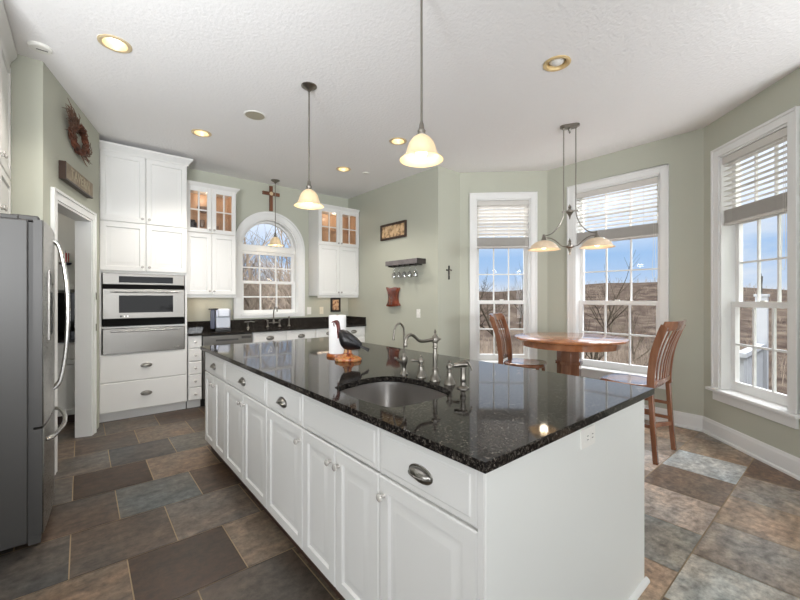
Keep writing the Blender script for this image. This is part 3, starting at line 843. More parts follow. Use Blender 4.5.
def turkey():
    r = E('turkey_figurine', (1.394, 2.231, 0.915), 0.0, 'dark wild turkey figurine on an autumn-leaf base on the island', 'figurine')
    # local: bird looks towards image left => away along the camera-left axis
    Lf = Vector((-0.7685, 0.64, 0))           # towards image left
    Nn = Vector((0.64, 0.7685, 0))            # away from camera
    U = Vector((0, 0, 1))
    def w(a, b, c): v = Lf * a + Nn * b + U * c; return (v.x, v.y, v.z)
    bs = MB(); n = 26; vs = []; fs = []
    rnd = random.Random(3)
    prof = [(1.0, 0), (1.06, 0.008), (1.03, 0.018), (0.88, 0.026), (0.5, 0.034), (0.32, 0.05), (0.27, 0.08), (0.0, 0.092)]
    jit = [1 + rnd.uniform(-0.07, 0.07) for _ in range(n)]
    for k, (s_, z) in enumerate(prof):
        for i in range(n):
            t = 2 * PI * i / n
            vs.append(w(0.088 * s_ * math.cos(t) * jit[i], 0.06 * s_ * math.sin(t) * jit[i], z + (rnd.uniform(-0.004, 0.004) if 1 < k < 7 else 0)))
    for k in range(len(prof) - 1):
        for i in range(n): j = (i + 1) % n; fs.append((k * n + i, k * n + j, (k + 1) * n + j, (k + 1) * n + i))
    fs.append(tuple(range(n)))
    bs.add(vs, fs)
    P('leaf_base', bs, m_leaf, r, smooth=25)
    # body: stacked ellipse sections from breast to tail along a curved spine
    sec = [(0.060, 0.156, 0.012, 0.014), (0.054, 0.150, 0.030, 0.040), (0.040, 0.147, 0.042, 0.055), (0.015, 0.142, 0.048, 0.060), (-0.015, 0.136, 0.046, 0.055), (-0.045, 0.126, 0.038, 0.044), (-0.07, 0.112, 0.028, 0.030), (-0.082, 0.103, 0.018, 0.02)]
    bd = MB(); n = 18; vs = []; fs = []
    for a, z, rw, rh in sec:
        rw *= 1.15; rh *= 1.18
        for i in range(n):
            t = 2 * PI * i / n
            vs.append(w(a + 0.3 * rh * math.sin(t) * 0.6, rw * math.cos(t), z + rh * math.sin(t)))
    for k in range(len(sec) - 1):
        for i in range(n): j = (i + 1) % n; fs.append((k * n + i, k * n + j, (k + 1) * n + j, (k + 1) * n + i))
    fs.append(tuple(range(n - 1, -1, -1))); fs.append(tuple((len(sec) - 1) * n + i for i in range(n)))
    bd.add(vs, fs)
    # thighs
    for sgn in (-1, 1):
        bd.tube([w(0.0, 0.018 * sgn, 0.12), w(-0.002, 0.018 * sgn, 0.085)], [0.026, 0.012], 10)
    P('feathered_body', bd, m_tbody, r, smooth=60)
    for sgn in (-1, 1):
        wg = MB(); secw = [(0.045, 0.165, 0.010), (0.02, 0.158, 0.03), (-0.02, 0.148, 0.036), (-0.06, 0.128, 0.026), (-0.095, 0.108, 0.008)]
        vs = []; fs = []; n = 10
        for a, z, rh in secw:
            for i in range(n):
                t = 2 * PI * i / n
                vs.append(w(a, sgn * (0.043 - 0.2 * abs(a - 0.0)) + 0.007 * math.cos(t), z + rh * math.sin(t)))
        for k in range(len(secw) - 1):
            for i in range(n): j = (i + 1) % n; fs.append((k * n + i, k * n + j, (k + 1) * n + j, (k + 1) * n + i))
        fs.append(tuple(range(n - 1, -1, -1))); fs.append(tuple((len(secw) - 1) * n + i for i in range(n)))
        P('wing', wg.add(vs, fs), m_twing, r, smooth=60)
    tl = MB()
    for i in range(-3, 4):
        tl.ribbon([w(-0.065, 0.006 * i, 0.125), w(-0.10, 0.010 * i, 0.092), w(-0.142, 0.014 * i, 0.062 + 0.004 * abs(i))], [0.014, 0.02, 0.016], 0.005, Nn)
    P('tail', tl, m_twing, r)
    nk = MB(); nk.tube(spline([w(0.045, 0, 0.165), w(0.058, 0, 0.19), w(0.062, 0, 0.222), w(0.068, 0, 0.25), w(0.078, 0, 0.264), w(0.09, 0, 0.266)], 4), [0.030, 0.026, 0.022, 0.018, 0.016, 0.0145, 0.013, 0.0125, 0.012, 0.012, 0.0125, 0.013, 0.014, 0.015, 0.0155, 0.0155, 0.014, 0.012, 0.01, 0.008, 0.006], 12)
    nk.tube([w(0.088, 0, 0.268), w(0.102, 0, 0.264), w(0.110, 0, 0.257)], [0.006, 0.004, 0.0015], 8)
    nk.tube([w(0.094, 0.004, 0.262), w(0.096, 0.006, 0.245), w(0.092, 0.004, 0.232)], [0.004, 0.005, 0.003], 6)
    P('head', nk, m_thead, r)
    for sgn in (-1, 1):
        lg = MB(); lg.tube([w(-0.002, 0.018 * sgn, 0.092), w(-0.004, 0.018 * sgn, 0.06), w(0.0, 0.018 * sgn, 0.04)], 0.0055, 7)
        for a in (0.02, 0.0, -0.018): lg.tube([w(0, 0.018 * sgn, 0.052), w(a + 0.012, 0.018 * sgn + a * 0.5, 0.046)], 0.0035, 6)
        P('leg', lg, m_thead, r)
m_leaf, n_, b_, o_ = new_mat('painted_autumn_leaves')
x_ = noise(n_, 30, 3, 0.6)
r_ = ramp2(n_, x_.outputs['Fac'], [(0.34, rgb(92, 46, 26)), (0.45, rgb(178, 92, 44)), (0.55, rgb(196, 138, 84)), (0.68, rgb(96, 92, 52))])
n_.links.new(r_.outputs[0], b_.inputs['Base Color']); b_.inputs['Roughness'].default_value = 0.3
m_tbody, n_, b_, o_ = new_mat('dark_feathers')
x_ = noise(n_, 70, 4, 0.6)
r_ = ramp2(n_, x_.outputs['Fac'], [(0.35, rgb(12, 11, 13)), (0.6, rgb(26, 23, 25)), (0.75, rgb(46, 26, 24))])
n_.links.new(r_.outputs[0], b_.inputs['Base Color']); b_.inputs['Roughness'].default_value = 0.35; add_bump(n_, b_, x_.outputs['Fac'], 0.6, 0.004)
m_twing = plain('slate_wing_feathers', (30, 30, 34), 0.5, bump=0.5, bscale=90, vary=0.25)
m_thead = plain('red_wattle', (92, 36, 30), 0.4, vary=0.25, bscale=120)
turkey()

# ---- outlets and switches
def plate(name, loc, rz, label, kind, mat=m_white):
    r = E(name, loc, rz, label, 'outlet' if kind == 'outlet' else 'light switch')
    P('cover_plate', MB().box(-0.036, -0.006, -0.058, 0.036, 0, 0.058), mat, r, bev=0.002)
    if kind == 'outlet':
        for z in (-0.027, 0.012):
            s_ = P('socket', MB().box(-0.017, -0.0085, z, 0.017, -0.006, z + 0.03), mat, r, bev=0.002)
            P('slots', MB().box(-0.008, -0.0092, z + 0.012, -0.0055, -0.008, z + 0.022).box(0.0055, -0.0092, z + 0.012, 0.008, -0.008, z + 0.022), m_blackm, s_)
    else:
        P('toggle', MB().box(-0.006, -0.016, -0.012, 0.006, -0.006, 0.012), mat, r, bev=0.001)
    return r
if True:
    po_ = plate('power_outlet', (1.447, IY0, 0.826), 0, 'white power outlet high on the island end panel', 'outlet'); po_.rotation_euler = (0, PI / 2, 0)
plate('light_switch', (XL, 3.862, 1.128), -PI / 2, 'white toggle switch on the green wall below the wine glass shelf', 'switch', m_white)
plate('light_switch', (2.81, YB, 1.135), 0, 'white switch plate beside the arched window casing', 'switch', m_white)
plate('light_switch', (3.03, YB, 1.135), 0, 'almond switch plate between the window and the small framed picture', 'switch', m_almond)

# ================================================================== OVEN WALL
CF = 5.155      # carcass face of the oven and base cabinets; fronts stand 2 cm proud
def tall_cabinet():
    r = E('oven_cabinet', (0.141, CF, 0), 0, 'tall white cabinet housing the microwave oven and warming drawer', 'cabinet')
    w = 0.83; D = YB - CF - 0.002
    b = MB(); b.box(0, 0, 0.1, 0.02, D, 2.93); b.box(w - 0.02, 0, 0.1, w, D, 2.93); b.box(0.02, D - 0.012, 0.1, w - 0.02, D, 2.93)
    b.box(0.02, 0, 2.91, w - 0.02, D - 0.012, 2.93); b.box(0.02, 0, 1.612, w - 0.02, D - 0.012, 1.64); b.box(0.02, 0, 1.012, w - 0.02, D - 0.012, 1.03)
    b.box(0.02, 0, 0.71, w - 0.02, D - 0.012, 0.735); b.box(0.02, 0, 0.1, w - 0.02, D - 0.012, 0.118); b.box(0.02, 0, 0.118, w - 0.02, 0.01, 0.7); b.box(0.02, 0, 1.65, w - 0.02, 0.01, 2.9)
    P('cabinet_body', b, m_cab, r)
    P('toe_kick', MB().box(0, 0.07, 0, w, 0.085, 0.1), m_cab, r)
    cr_ = MB(); crown(cr_, 0, w, -0.0, D, 2.915, 0.085, 0.055, False, True); P('crown_moulding', cr_, m_cab, r, smooth=25)
    g = 0.005; dw = (w - 3 * g) / 2
    for i in range(2):
        x = g + i * (dw + g); px = dw - 0.03 if i == 0 else 0.03
        front('door', r, x, 2.172, dw, 0.74, 'R', [('knob', px, 0.05)])
        front('door', r, x, 1.635, dw, 0.528, 'R', [('knob', px, 0.05)])
    front('drawer', r, g, 0.432, w - 2 * g, 0.292, 'F', [('cup', w / 2, 0.155)])
    front('drawer', r, g, 0.108, w - 2 * g, 0.316, 'F', [('cup', w / 2, 0.165)])
tall_cabinet()
def microwave():
    r = E('microwave_oven', (0.171, CF, 1.034), 0, 'built-in stainless microwave oven with black display in the tall cabinet', 'oven')
    w = 0.77; h = 0.572
    P('housing', MB().box(0.005, 0.002, 0.0, w - 0.005, 0.40, h), m_blackm, r)
    cpb = P('control_panel', MB().box(0, -0.022, 0.455, w, 0.002, 0.575), m_inoxh, r, bev=0.003)
    P('display', MB().box(0.14, -0.0245, 0.475, 0.65, -0.021, 0.545), m_black, cpb)
    P('vent_trim', MB().box(0, -0.014, 0.408, w, 0.002, 0.452), m_vent, r)
    d = P('oven_door', MB().box(0, -0.03, 0.082, w, 0.002, 0.405), m_inoxh, r, bev=0.004)
    P('door_window', MB().box(0.14, -0.0325, 0.145, 0.65, -0.029, 0.335), m_black, d)
    hd = MB(); hd.tube([(0.07, -0.062, 0.372), (0.70, -0.062, 0.372)], 0.009, 12)
    for x in (0.10, 0.67): hd.tube([(x, -0.03, 0.372), (x, -0.062, 0.372)], 0.007, 8)
    P('door_handle', hd, m_inox, d)
    for i, x in enumerate((0.150, 0.182, 0.210)): P('button', MB().box(x, -0.0325, 0.098, x + 0.014, -0.029, 0.116), m_blackm if i == 0 else m_white, d)
    P('lower_vent', MB().box(0, -0.014, 0.004, w, 0.002, 0.078), m_vent, r)
microwave()
def warming():
    r = E('warming_drawer', (0.171, CF, 0.74), 0, 'plain stainless warming drawer under the built-in microwave oven', 'oven')
    w = 0.77
    P('housing', MB().box(0.01, 0.002, 0.0, w - 0.01, 0.40, 0.268), m_blackm, r)
    d = P('drawer_front', MB().box(0, -0.03, -0.004, w, 0.002, 0.268), m_inoxh, r, bev=0.004)
    hd = MB(); hd.tube([(0.07, -0.062, 0.240), (0.70, -0.062, 0.240)], 0.009, 12)
    for x in (0.10, 0.67): hd.tube([(x, -0.03, 0.240), (x, -0.062, 0.240)], 0.007, 8)
    P('drawer_handle', hd, m_inox, d)
    P('badge', MB().box(w - 0.10, -0.0315, 0.03, w - 0.06, -0.0295, 0.038), m_chrome, d)
warming()

# ---- back run of base cabinets
DB = YB - CF - 0.002
def base_unit(name, x0, x1, label, rows, n_doors=0, hollow=False):
    w = x1 - x0
    r = E(name, (x0, CF, 0), 0, label, 'cabinet', 'base cabinets under the window counter')
    b = MB()
    if hollow:
        b.box(0, 0, 0.1, 0.018, DB, 0.884).box(w - 0.018, 0, 0.1, w, DB, 0.884).box(0.018, 0, 0.1, w - 0.018, DB, 0.118).box(0.018, DB - 0.012, 0.118, w - 0.018, DB, 0.884).box(0.018, 0, 0.69, w - 0.018, 0.01, 0.884)
    else: b.box(0, 0, 0.1, w, DB, 0.884)
    P('cabinet_body', b, m_cab, r)
    P('toe_kick', MB().box(0, 0.07, 0, w, 0.085, 0.1), m_cab, r)
    g = 0.003
    for z0, z1, n, hw in rows:
        dw = (w - (n + 1) * g) / n
        for i in range(n):
            x = g + i * (dw + g)
            if hw == 'cup': front('drawer', r, x, z0, dw, z1 - z0, 'S', [('cup', dw / 2, (z1 - z0) / 2)])
            elif hw == 'knob': front('drawer', r, x, z0, dw, z1 - z0, 'F', [('knob', dw / 2, (z1 - z0) / 2)])
            else: front('door', r, x, z0, dw, z1 - z0, 'R', [('knob', (dw - 0.03) if i % 2 == 0 else 0.03, z1 - z0 - 0.06)])
    return r
rows5 = [(0.735 - i * 0.1565, 0.872 - i * 0.1565 + 0.01, 1, 'knob') for i in range(5)]
base_unit('drawer_cabinet', 0.983, 1.130, 'narrow white stack of five small drawers beside the tall oven cabinet', rows5)
base_unit('sink_cabinet', 1.745, 2.66, 'white sink cabinet with two false drawers under the arched window', [(0.715, 0.875, 2, 'cup'), (0.108, 0.705, 2, 'door')], hollow=True)
base_unit('base_cabinet', 2.663, 3.10, 'white base cabinet right of the window sink, behind the paper towel', [(0.735, 0.875, 1, 'cup'), (0.108, 0.725, 1, 'door')])
base_unit('base_cabinet', 3.103, 3.54, 'white drawer cabinet at the far right end of the window counter', [(0.735, 0.875, 1, 'cup'), (0.43, 0.725, 1, 'cup'), (0.108, 0.42, 1, 'cup')])
def dishwasher():
    r = E('dishwasher', (1.136, CF, 0), 0, 'stainless dishwasher under the window counter below the coffee maker', 'dishwasher')
    w = 0.603
    P('tub', MB().box(0.004, 0.002, 0.1, w - 0.004, DB, 0.88), m_blackm, r)
    P('toe_kick', MB().box(0, 0.06, 0, w, 0.075, 0.1), m_blackm, r)
    d = P('dishwasher_door', MB().box(0.002, -0.024, 0.105, w - 0.002, 0.001, 0.872), m_inoxh, r, bev=0.004)
    P('pocket_handle', MB().box(0.15, -0.028, 0.80, 0.42, -0.023, 0.822), m_rubber, d)
    P('control_strip', MB().box(0.46, -0.0265, 0.815, 0.585, -0.023, 0.848), m_rubber, d)
dishwasher()
bc = E('window_countertop', (0, 0, 0), 0, 'black granite counter with low splashback running under the arched window', 'countertop')
slab = P('slab', MB().box(0.984, CF - 0.045, 0.885, XL - 0.002, YB - 0.002, 0.915), m_granite, bc, smooth=0)
boolean_cut(slab, MB().box(1.86, 5.215, 0.86, 2.50, 5.50, 0.95))
P('splashback', MB().box(0.984, YB - 0.022, 0.915, XL - 0.022, YB - 0.002, 1.03).box(XL - 0.022, CF - 0.035, 0.915, XL - 0.002, YB - 0.002, 1.03), m_granite, bc, smooth=0)
bs_ = E('kitchen_sink', (2.18, 5.357, 0.75), 0, 'stainless sink sunk in the counter under the arched window', 'sink')
sb = MB()
for (x0, y0, x1, y1) in ((-0.322, -0.145, -0.316, 0.145), (0.316, -0.145, 0.322, 0.145), (-0.316, -0.145, 0.316, -0.139), (-0.316, 0.139, 0.316, 0.145)): sb.box(x0, y0, 0, x1, y1, 0.134)
sb.box(-0.322, -0.145, -0.006, 0.322, 0.145, 0.0)
P('bowl', sb, m_sink, bs_); P('drain', MB().lathe([(0, 0.001), (0.04, 0.001), (0.042, 0.004), (0, 0.004)]), m_chrome, bs_)

def bridge_faucet():
    r = E('bridge_faucet', (2.19, 5.56, 0.916), 0, 'dark nickel bridge faucet with two handles in front of the arched window', 'faucet')
    m = m_steel; b = MB()
    for x in (-0.09, 0.09):
        b.lathe([(0, 0), (0.024, 0), (0.022, 0.008), (0.012, 0.02), (0.012, 0.075), (0.016, 0.082), (0.014, 0.095), (0, 0.10)], x, 0, 0, 14)
    b.tube([(-0.09, 0, 0.06), (0.09, 0, 0.06)], 0.009, 10); b.lathe([(0.014, 0.04), (0.016, 0.06), (0.014, 0.09), (0.01, 0.1)], 0, 0, 0, 14)
    P('bridge', b, m, r)
    s_ = MB(); s_.tube(spline([(0, 0, 0.09), (0, 0, 0.2), (0, -0.02, 0.262), (0, -0.07, 0.29), (0, -0.12, 0.27), (0, -0.135, 0.225)], 6), 0.009, 10)
    P('spout', s_, m, r)
    for sg in (-1, 1):
        l = MB(); l.tube([(0.09 * sg, 0, 0.1), (0.09 * sg + 0.045 * sg, -0.01, 0.11)], [0.006, 0.004], 8); P('lever', l, m, r)
bridge_faucet()
sd = E('soap_dispenser', (1.80, 5.50, 0.916), 0, 'small nickel soap pump between the coffee maker and window faucet', 'soap dispenser')
P('pump_body', MB().lathe([(0, 0), (0.022, 0), (0.02, 0.01), (0.010, 0.02), (0.009, 0.07), (0.014, 0.078), (0.014, 0.09), (0, 0.094)], n=14), m_steel, sd)
P('pump_spout', MB().tube([(0, 0, 0.085), (0.03, -0.02, 0.095), (0.075, -0.04, 0.086)], 0.006, 8).tube([(0, 0, 0.085), (-0.05, 0.0, 0.088)], 0.006, 8), m_steel, sd)
ss = E('side_sprayer', (2.43, 5.56, 0.916), 0, 'slim nickel sprayer right of the bridge faucet at the window', 'sprayer')
P('sprayer_body', MB().lathe([(0, 0), (0.024, 0), (0.02, 0.008), (0.011, 0.02), (0.013, 0.06), (0.011, 0.11), (0.016, 0.125), (0.012, 0.145), (0, 0.148)], n=14), m_steel, ss)
cm = E('coffee_maker', (1.44, 5.42, 0.916), -0.25, 'silver and white single-cup coffee maker on the window counter', 'coffee maker')
m_cof = plain('silver_plastic', (172, 174, 186), 0.3, 0.5); m_cofw = plain('pale_grey_plastic', (218, 222, 232), 0.25); m_tank = plain('smoky_tank', (88, 92, 108), 0.12)
P('machine_body', MB().box(-0.085, 0.03, 0.012, 0.10, 0.15, 0.275), m_cof, cm, bev=0.012)
P('brew_head', MB().box(-0.055, -0.13, 0.175, 0.085, 0.03, 0.285), m_cofw, cm, bev=0.018)
P('front_plate', MB().box(-0.075, -0.02, 0.03, 0.09, 0.03, 0.17), m_cofw, cm, bev=0.006)
P('drip_tray', MB().box(-0.085, -0.14, 0.0, 0.10, 0.03, 0.03), m_blackm, cm, bev=0.004)
P('water_tank', MB().box(-0.145, -0.05, 0.02, -0.088, 0.14, 0.27), m_tank, cm, bev=0.01)
P('tank_lid', MB().box(-0.165, -0.06, 0.27, -0.05, 0.14, 0.285), m_blackm, cm, bev=0.004)

# ---- wall cabinets with glazed upper doors
UF = 5.335
def wall_cabinet(x0, x1, label, leftcrown, rightcrown, items):
    w = x1 - x0; D = YB - UF - 0.002
    r = E('wall_cabinet', (x0, UF, 0), 0, label, 'cabinet', 'wall cabinets beside the arched window')
    z0, zm, z1 = 1.375, 2.168, 2.745
    b = MB(); t = 0.018
    b.box(0, 0, z0, t, D, z1); b.box(w - t, 0, z0, w, D, z1); b.box(t, 0, z0, w - t, D, z0 + t); b.box(t, 0, zm - t, w - t, D, zm); b.box(t, 0, z1 - t, w - t, D, z1); b.box(t, D - 0.01, z0 + t, w - t, D, zm - t)
    b.box(t, 0, z0 + t, w - t, 0.008, zm - t)
    P('cabinet_body', b, m_cab, r)
    li = MB(); li.box(t, D - 0.01, zm, w - t, D, z1 - t); li.box(t, 0.004, zm, t + 0.003, D - 0.01, z1 - t); li.box(w - t - 0.003, 0.004, zm, w - t, D - 0.01, z1 - t); li.box(t + 0.003, 0.004, zm, w - t - 0.003, D - 0.01, zm + 0.003)
    P('lining', li, m_cabin, r)
    P('shelf', MB().box(t + 0.004, 0.03, zm + 0.265, w - t - 0.004, D - 0.011, zm + 0.273), m_pane, r)
    cr_ = MB(); crown(cr_, 0, w, 0, D, z1 - 0.01, 0.06, 0.042, leftcrown, rightcrown); P('crown_moulding', cr_, m_cab, r, smooth=25)
    P('light_rail', MB().box(0, 0, z0 - 0.03, w, 0.018, z0), m_cab, r)
    g = 0.003; dw = (w - 3 * g) / 2
    for i in range(2):
        x = g + i * (dw + g); px = dw - 0.025 if i == 0 else 0.025
        front('door', r, x, z0 + 0.004, dw, zm - z0 - 0.012, 'R', [('knob', px, 0.05)])
        gd = MB(); h = z1 - zm - 0.012; fw = 0.052
        frame_rect(gd, 0, dw, 0, h, fw, -0.02, 0.0); muntins(gd, fw, dw - fw, fw, h - fw, 2, 2, 0.018, -0.017, -0.002)
        d = P('glass_door', gd, m_cab, r, (x, 0, zm + 0.002), bev=0.003)
        P('pane', MB().box(fw - 0.005, -0.006, fw - 0.005, dw - fw + 0.005, -0.004, h - fw + 0.005), m_pane, d, smooth=0)
        put('knob', knob_mesh(), d, (px, -0.018, 0.04))
    # warm puck light in the top of the glazed part
    P('cabinet_light', MB().lathe([(0, 0), (0.03, 0), (0.03, 0.008), (0, 0.008)], w / 2, D * 0.45, z1 - t - 0.009, 16), m_lens, r)
    pl = bpy.data.lights.new('cabinet_lamp', 'POINT'); pl.energy = 0.9; pl.color = (1, 0.82, 0.62); pl.shadow_soft_size = 0.03
    po = bpy.data.objects.new('cabinet_lamp', pl); C.objects.link(po); po.parent = r; po.location = (w / 2, D * 0.4, z1 - t - 0.05)
    ul = bpy.data.lights.new('under_cabinet_lamp', 'AREA'); ul.shape = 'RECTANGLE'; ul.size = w * 0.8; ul.size_y = 0.04; ul.energy = 0.8; ul.color = (1, 0.78, 0.58)
    uo = bpy.data.objects.new('under_cabinet_lamp', ul); C.objects.link(uo); uo.parent = r; uo.location = (w / 2, 0.16, z0 - 0.012)
    return zm + 0.003, r
zs, _ = wall_cabinet(0.984, 1.583, 'white wall cabinet with glazed top doors left of the arched window', False, True, None)
wall_cabinet(2.80, 3.54, 'white wall cabinet with glazed top doors in the right corner', True, False, None)
def vase(name, loc, prof, mat, label, cat):
    return tag(P(name, MB().lathe(prof, n=20), mat, None, loc), label, cat)
m_darkpot = plain('dark_glaze', (52, 46, 46), 0.3); m_cutg = plain('smoked_glass', (150, 128, 112), 0.15); m_mug = plain('brown_mug_glaze', (128, 84, 58), 0.35)
vase('storage_jar', (1.085, 5.47, zs), [(0, 0), (0.055, 0), (0.058, 0.01), (0.058, 0.13), (0.04, 0.15), (0.04, 0.17), (0, 0.175)], m_darkpot, 'dark jar behind the lower left pane of the left glazed cabinet', 'jar')
vase('goblet', (1.20, 5.46, zs), [(0, 0), (0.035, 0), (0.034, 0.005), (0.006, 0.012), (0.006, 0.08), (0.03, 0.1), (0.036, 0.14), (0.032, 0.18), (0.031, 0.18), (0.0, 0.105)], m_cutg, 'stemmed goblet beside the dark jar in the left glazed cabinet', 'glass')
vase('drinking_glass', (1.365, 5.46, zs), [(0, 0), (0.032, 0), (0.038, 0.12), (0.036, 0.12), (0.03, 0.006), (0, 0.006)], m_cutg, 'tumbler on the bottom of the left glazed cabinet, window side', 'glass')
vase('glass_bowl', (1.22, 5.46, zs + 0.274), [(0, 0), (0.03, 0), (0.06, 0.03), (0.08, 0.07), (0.076, 0.07), (0.055, 0.032), (0, 0.008)], m_cutg, 'bowl on the upper shelf of the left glazed cabinet', 'bowl')
vase('figurine', (3.07, 5.47, zs), [(0, 0), (0.028, 0), (0.03, 0.02), (0.018, 0.04), (0.024, 0.06), (0.014, 0.075), (0, 0.085)], m_darkpot, 'tiny dark ornament behind the lower pane of the right glazed cabinet', 'figurine')

# ---- small framed picture on the back wall, cross above the window
def framed(name, loc, rz, w, h, fw, fr, art, label, mat_w=None, depth=0.025):
    r = E(name, loc, rz, label, 'picture')
    mb = MB(); frame_rect(mb, -w / 2, w / 2, -h / 2, h / 2, fw, -depth, 0); P('frame', mb, fr, r, bev=0.003)
    P('artwork', MB().box(-w / 2 + fw - 0.002, -depth * 0.45, -h / 2 + fw - 0.002, w / 2 - fw + 0.002, -0.002, h / 2 - fw + 0.002), art, r)
    return r
def art_mat(name, stops, scale, spec=0.5):
    m, n, b, out = new_mat(name); x = noise(n, scale, 3, 0.5)
    r = ramp2(n, x.outputs['Fac'], [(p, rgb(*c)) for p, c in stops]); n.links.new(r.outputs[0], b.inputs['Base Color']); b.inputs['Roughness'].default_value = 0.5 if spec else 1.0; b.inputs['Specular IOR Level'].default_value = spec
    return m
m_art1 = art_mat('sepia_print', [(0.35, (120, 92, 66)), (0.5, (206, 172, 130)), (0.65, (222, 194, 156))], 16)
m_art2 = art_mat('tan_print', [(0.35, (110, 66, 48)), (0.5, (196, 160, 124)), (0.7, (206, 176, 140))], 30)
framed('framed_picture', (XL, 4.405, 2.33), -PI / 2, 0.60, 0.235, 0.03, m_darkfr, m_art1, 'wide dark-framed sepia print on the green wall above the wine glass shelf')
framed('framed_picture', (3.29, YB, 1.225), 0, 0.185, 0.235, 0.03, m_blackm, m_art2, 'small upright black-framed picture on the back wall under the corner cabinet')
def wood_cross():
    r = E('wall_cross', (2.183, YB, 2.642), 0, 'brown wooden cross on the wall above the arched window', 'cross')
    b = MB(); b.box(-0.024, -0.03, 0.0, 0.024, -0.001, 0.375); b.box(-0.13, -0.03, 0.235, 0.13, -0.001, 0.285)
    P('beams', b, m_cross, r, bev=0.003)
    P('medallion', MB().lathe([(0, 0.03), (0.028, 0.03), (0.026, 0.036), (0, 0.04)], 0, 0, 0.26, 16, RX(PI / 2)), m_gold, r)
wood_cross()

# ================================================================== LONG WALL DECOR
sh = E('floating_shelf', (XL, 4.40, 1.80), -PI / 2, 'grey floating shelf with stemware rack on the green wall', 'shelf')
P('shelf_box', MB().box(0, -0.16, 0, 0.68, -0.001, 0.068), m_shelf, sh, bev=0.003)
P('end_cap', MB().box(0.68, -0.16, 0, 0.684, -0.001, 0.068), m_shelfend, sh)
rk = MB()
for i in range(6):
    x = 0.05 + i * 0.115; rk.box(x - 0.004, -0.14, -0.012, x + 0.004, -0.02, 0.0); rk.box(x - 0.022, -0.14, -0.016, x + 0.022, -0.02, -0.012)
P('stemware_rack', rk, m_iron, sh)
gprof = [(0.0, 0.0), (0.034, -0.001), (0.034, -0.003), (0.004, -0.009), (0.0035, -0.07), (0.012, -0.082), (0.030, -0.105), (0.036, -0.13), (0.030, -0.165), (0.0285, -0.165), (0.034, -0.13), (0.028, -0.107), (0.01, -0.086), (0.0, -0.082)]
gm = None
for i, (t_, lab) in enumerate(((0.1075, 'upside-down wine glass hanging under the shelf, farthest left of five'), (0.2225, 'upside-down wine glass hanging under the shelf, second from the left'), (0.3375, 'upside-down wine glass under the shelf, middle of the five'), (0.4525, 'upside-down wine glass hanging under the shelf, second from the dark end'), (0.5675, 'upside-down wine glass hanging under the shelf, next to its dark end'))):
    if i == 0:
        g0 = P('wine_glass', MB().lathe(gprof, n=20), m_wine); o_ = g0
    else: o_ = g0.copy(); C.objects.link(o_)
    o_.location = (XL - 0.085, 4.40 - t_, 1.789); tag(o_, lab, 'wine glass', 'wine glasses under the shelf')
def plaque():
    pts = [(-0.135, 0), (0.125, 0.01), (0.10, 0.06), (0.088, 0.13), (0.10, 0.21), (0.13, 0.27), (0.05, 0.283), (-0.06, 0.27), (-0.15, 0.285), (-0.115, 0.2), (-0.10, 0.13), (-0.115, 0.06)]
    sm = [(p.x, p.y) for p in spline([(a, b, 0) for a, b in pts], 3, True)]
    n = len(sm); mb = MB()
    mb.add([(x, -0.001, z) for x, z in sm] + [(x, -0.05, z) for x, z in sm] + [(x * 0.82, -0.056, 0.14 + (z - 0.14) * 0.86) for x, z in sm],
           [tuple(range(n))] + [(i, (i + 1) % n, n + (i + 1) % n, n + i) for i in range(n)] + [(n + i, n + (i + 1) % n, 2 * n + (i + 1) % n, 2 * n + i) for i in range(n)] + [tuple(range(3 * n - 1, 2 * n - 1, -1))])
    tag(P('wooden_plaque', mb, m_plaque, None, (XL, 4.375, 1.215), -PI / 2, smooth=50), 'waisted glossy red-brown burl wood plaque on the green wall', 'wall decoration')
plaque()
cx_ = E('crucifix', (3.744, 3.487, 1.585), 0, 'small dark metal crucifix on the pale wall beside the bay', 'cross')
P('cross_arms', MB().box(-0.010, -0.012, 0, 0.010, -0.001, 0.185).box(-0.052, -0.012, 0.115, 0.052, -0.001, 0.135), m_iron, cx_, bev=0.002)
P('figure', MB().tube([(0, -0.016, 0.05), (0, -0.018, 0.09), (0, -0.018, 0.12)], [0.005, 0.008, 0.009], 8).tube([(-0.04, -0.014, 0.128), (0, -0.018, 0.118), (0.04, -0.014, 0.128)], 0.004, 6).ball((0, -0.02, 0.137), 0.008, 0.008, 0.009, 8, 6), m_steel, cx_)

# ================================================================== LEFT WALL DECOR
def on_left(s_, z, off=0.0):
    d = Vector((math.cos(rzl), math.sin(rzl))); n = Vector((d.y, -d.x))
    return (WLa[0] + d.x * s_ + n.x * off, WLa[1] + d.y * s_ + n.y * off, z)
sg = E('wall_sign', on_left(0.290, 2.30), rzl, 'narrow weathered wooden word sign above the doorway', 'sign')
P('board', MB().box(0, -0.045, 0, 0.66, -0.001, 0.128), m_signb, sg, bev=0.002)
P('frame', MB().box(-0.012, -0.046, -0.012, 0.664, -0.0005, 0.0).box(-0.012, -0.046, 0.0, 0.0, -0.0005, 0.13), m_darkfr, sg)
def text_mesh(txt, size, mat, name, parent, loc, ext=0.002, spacing=1.0):
    cu = bpy.data.curves.new(name, 'FONT'); cu.body = txt; cu.size = size; cu.extrude = ext; cu.align_x = 'CENTER'; cu.align_y = 'CENTER'; cu.space_character = spacing
    tmp = bpy.data.objects.new(name, cu); C.objects.link(tmp)
    dg = bpy.context.evaluated_depsgraph_get(); dg.update()
    me = bpy.data.meshes.new_from_object(tmp.evaluated_get(dg)); bpy.data.objects.remove(tmp)
    me.transform(RX(PI / 2)); me.materials.clear(); me.materials.append(mat)
    return put(name, me, parent, loc)
text_mesh('TAVERN', 0.11, m_cream, 'lettering', sg, (0.33, -0.046, 0.064), 0.002, 1.15)
